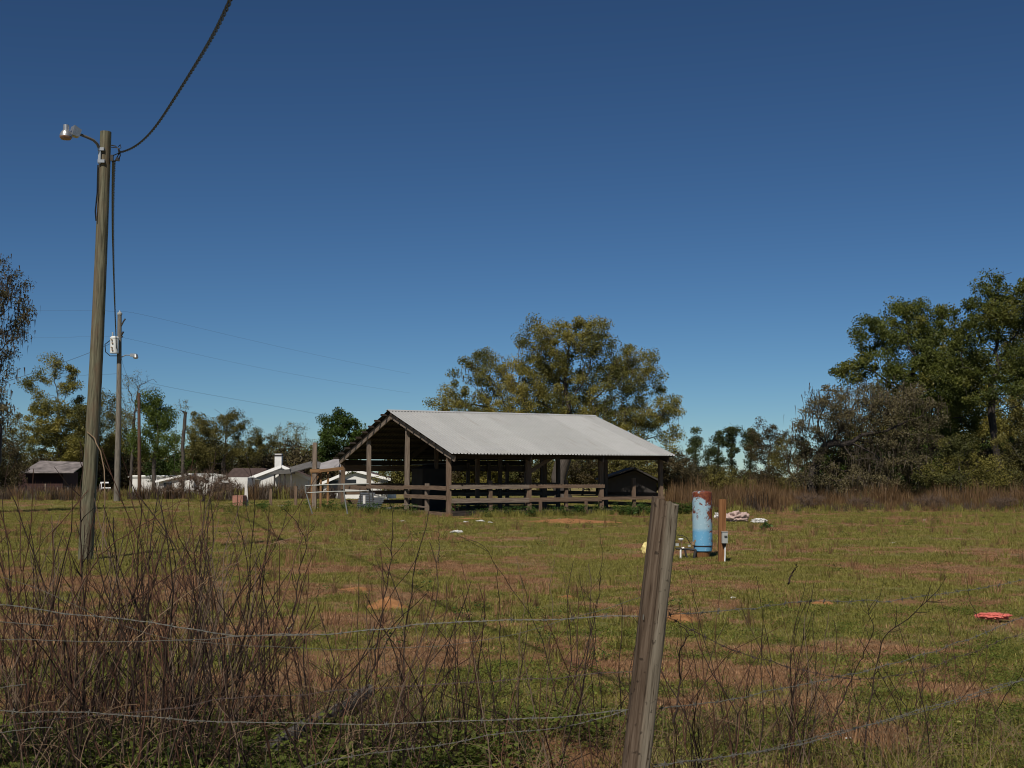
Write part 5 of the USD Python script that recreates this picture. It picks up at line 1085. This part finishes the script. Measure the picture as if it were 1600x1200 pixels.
stems_field(150, lambda: thick_px() if rw.random() < .8 else rw.uniform(400, 700), (5.9, 8.6), '/World/dry_stems', 'tangle of thin dry stems filling the left thicket', (.7, 1.2), [0, 0, 3, 1, 2, 2, 1, 4])
stems_field(190, lambda: rw.uniform(560, 1640), (5.9, 8.0), '/World/dry_stems_right', 'loose thin dry stems along the near fence at centre and right', (.5, .95), [0, 0, 3, 3, 1, 4, 2])
# tall dry red-brown weeds before the right wood, grey weeds on the left, green weeds at the barn
DP = [(blades(gp, 60, .35, 1.0, .010, .45), 'weed_red'), (blades(gp, 50, .35, 1.2, .008, .3), 'weed_red'), (blades(gp, 46, .4, .8, .010, .5), 'weed_grey'), (blades(gp, 60, .4, .6, .012, .6), 'grass_green')]
n = 3000; y = gp.uniform(55, 73, n); px = gp.uniform(1045, 1720, n); x = (px - CX) / F * y
edge = 59.5 + 4 * (meshkit.fbm(np.c_[x * .25, 0 * x, 0 * x], 3, 8) - .5) * 2 - smooth01(1300, 1600, px) * 2.5
kp = (y > edge - 6) & (gp.random(n) < np.where(y > edge, 1, .25)); lx = c * (x - BO[0]) + s_ * (y - BO[1]); ly = -s_ * (x - BO[0]) + c * (y - BO[1]); kp &= ~((lx < 11) & (abs(ly) < 7))
x, y, px = x[kp], y[kp], px[kp]; e_ = edge[kp]
instancer('/World/dry_weeds', 'tall reddish brown dry weeds at the foot of the right wood', 'dry weeds', DP, np.c_[x, y, ground_h(x, y)], np.where(y > e_, gp.uniform(.45, 1.15, len(x)) * (.35 + 1.2 * meshkit.fbm(np.c_[x * .5, y * .5, 0 * x], 3, 15)), gp.uniform(.3, .65, len(x))), gp.uniform(0, 6.28, len(x)), np.where(y > e_, gp.choice([0, 1, 1, 0, 2, 3, 0], len(x)), gp.choice([0, 2, 3, 3], len(x))))
n = 1500; y = gp.uniform(80, 100, n); px = gp.uniform(-40, 520, n); x = (px - CX) / F * y; kp = gp.random(n) < smooth01(80, 88, y + 2 * np.sin(x * .6)); x, y = x[kp], y[kp]
instancer('/World/grey_weeds', 'low grey brown weeds before the left houses', 'dry weeds', DP[2:3] + DP[0:1] + DP[3:4], np.c_[x, y, ground_h(x, y)], gp.uniform(.5, 1.5, len(x)) * (.55 + .8 * meshkit.fbm(np.c_[x * .3, y * .3, 0 * x], 3, 17)), gp.uniform(0, 6.28, len(x)), gp.choice([0, 0, 1, 2], len(x)))
WP = [(clover(gp, 130, .35, .6, .09), 'weed_green'), (clover(gp, 110, .3, .9, .11), 'weed_green'), (blades(gp, 60, .35, .5, .010, .6), 'grass_green')]
X_, Y_ = [], []
for (lx0, lx1, ly0, ly1, nn_) in ((.3, 10.5, -8.2, -6.6, 170), (6.5, 11.5, -8.8, -6.5, 120), (-1.6, -.6, -6, 6.5, 90), (-6, -1, 2, 9, 160)):
    lx = gp.uniform(lx0, lx1, nn_); ly = gp.uniform(ly0, ly1, nn_); X_.append(BO[0] + c * lx - s_ * ly); Y_.append(BO[1] + s_ * lx + c * ly)
x, y = np.concatenate(X_), np.concatenate(Y_)
instancer('/World/green_weeds', 'leafy green weeds along the foot of the barn', 'weeds', WP, np.c_[x, y, ground_h(x, y)], np.r_[gp.uniform(.35, .75, 170), gp.uniform(.3, .6, 120), gp.uniform(.4, .8, 90), gp.uniform(.4, .7, 160)], gp.uniform(0, 6.28, len(x)), np.r_[gp.choice([0, 2, 2], 170), gp.choice([0, 1, 2], 120), gp.choice([0, 2, 2], 90), gp.choice([2, 2, 2, 0], 160)])
for n, (px, py, lb, s0) in enumerate([(708, 805, 'dark leafy green shrub at the near corner post of the barn', .9), (752, 803, 'leafy weed clump below the lower barn rail', .7), (1000, 808, 'rounded leafy shrub below the right end of the barn', .6), (1198, 830, 'small dark green weed right of the trash bags', .3)]):
    P = gnd(px, py); rng = np.random.default_rng(90 + n); t = thing('leafy_shrub', lb, 'shrub', (P[0], P[1], G(P[0], P[1])))
    m = MB()
    for q_ in range(9): weed(rng, .8 * s0, m, (rng.normal() * .12, rng.normal() * .12, -.03), .008, .35, 3)
    obj('stem', m, 'stem_brown', t); nb_ = 11; cb = np.c_[rng.normal(size=(nb_, 2)) * .22 * s0, rng.uniform(.2, .75, nb_) * s0]
    obj('foliage', leaves(rng, cb, 9, .15 * s0, .15), 'weed_green', t)
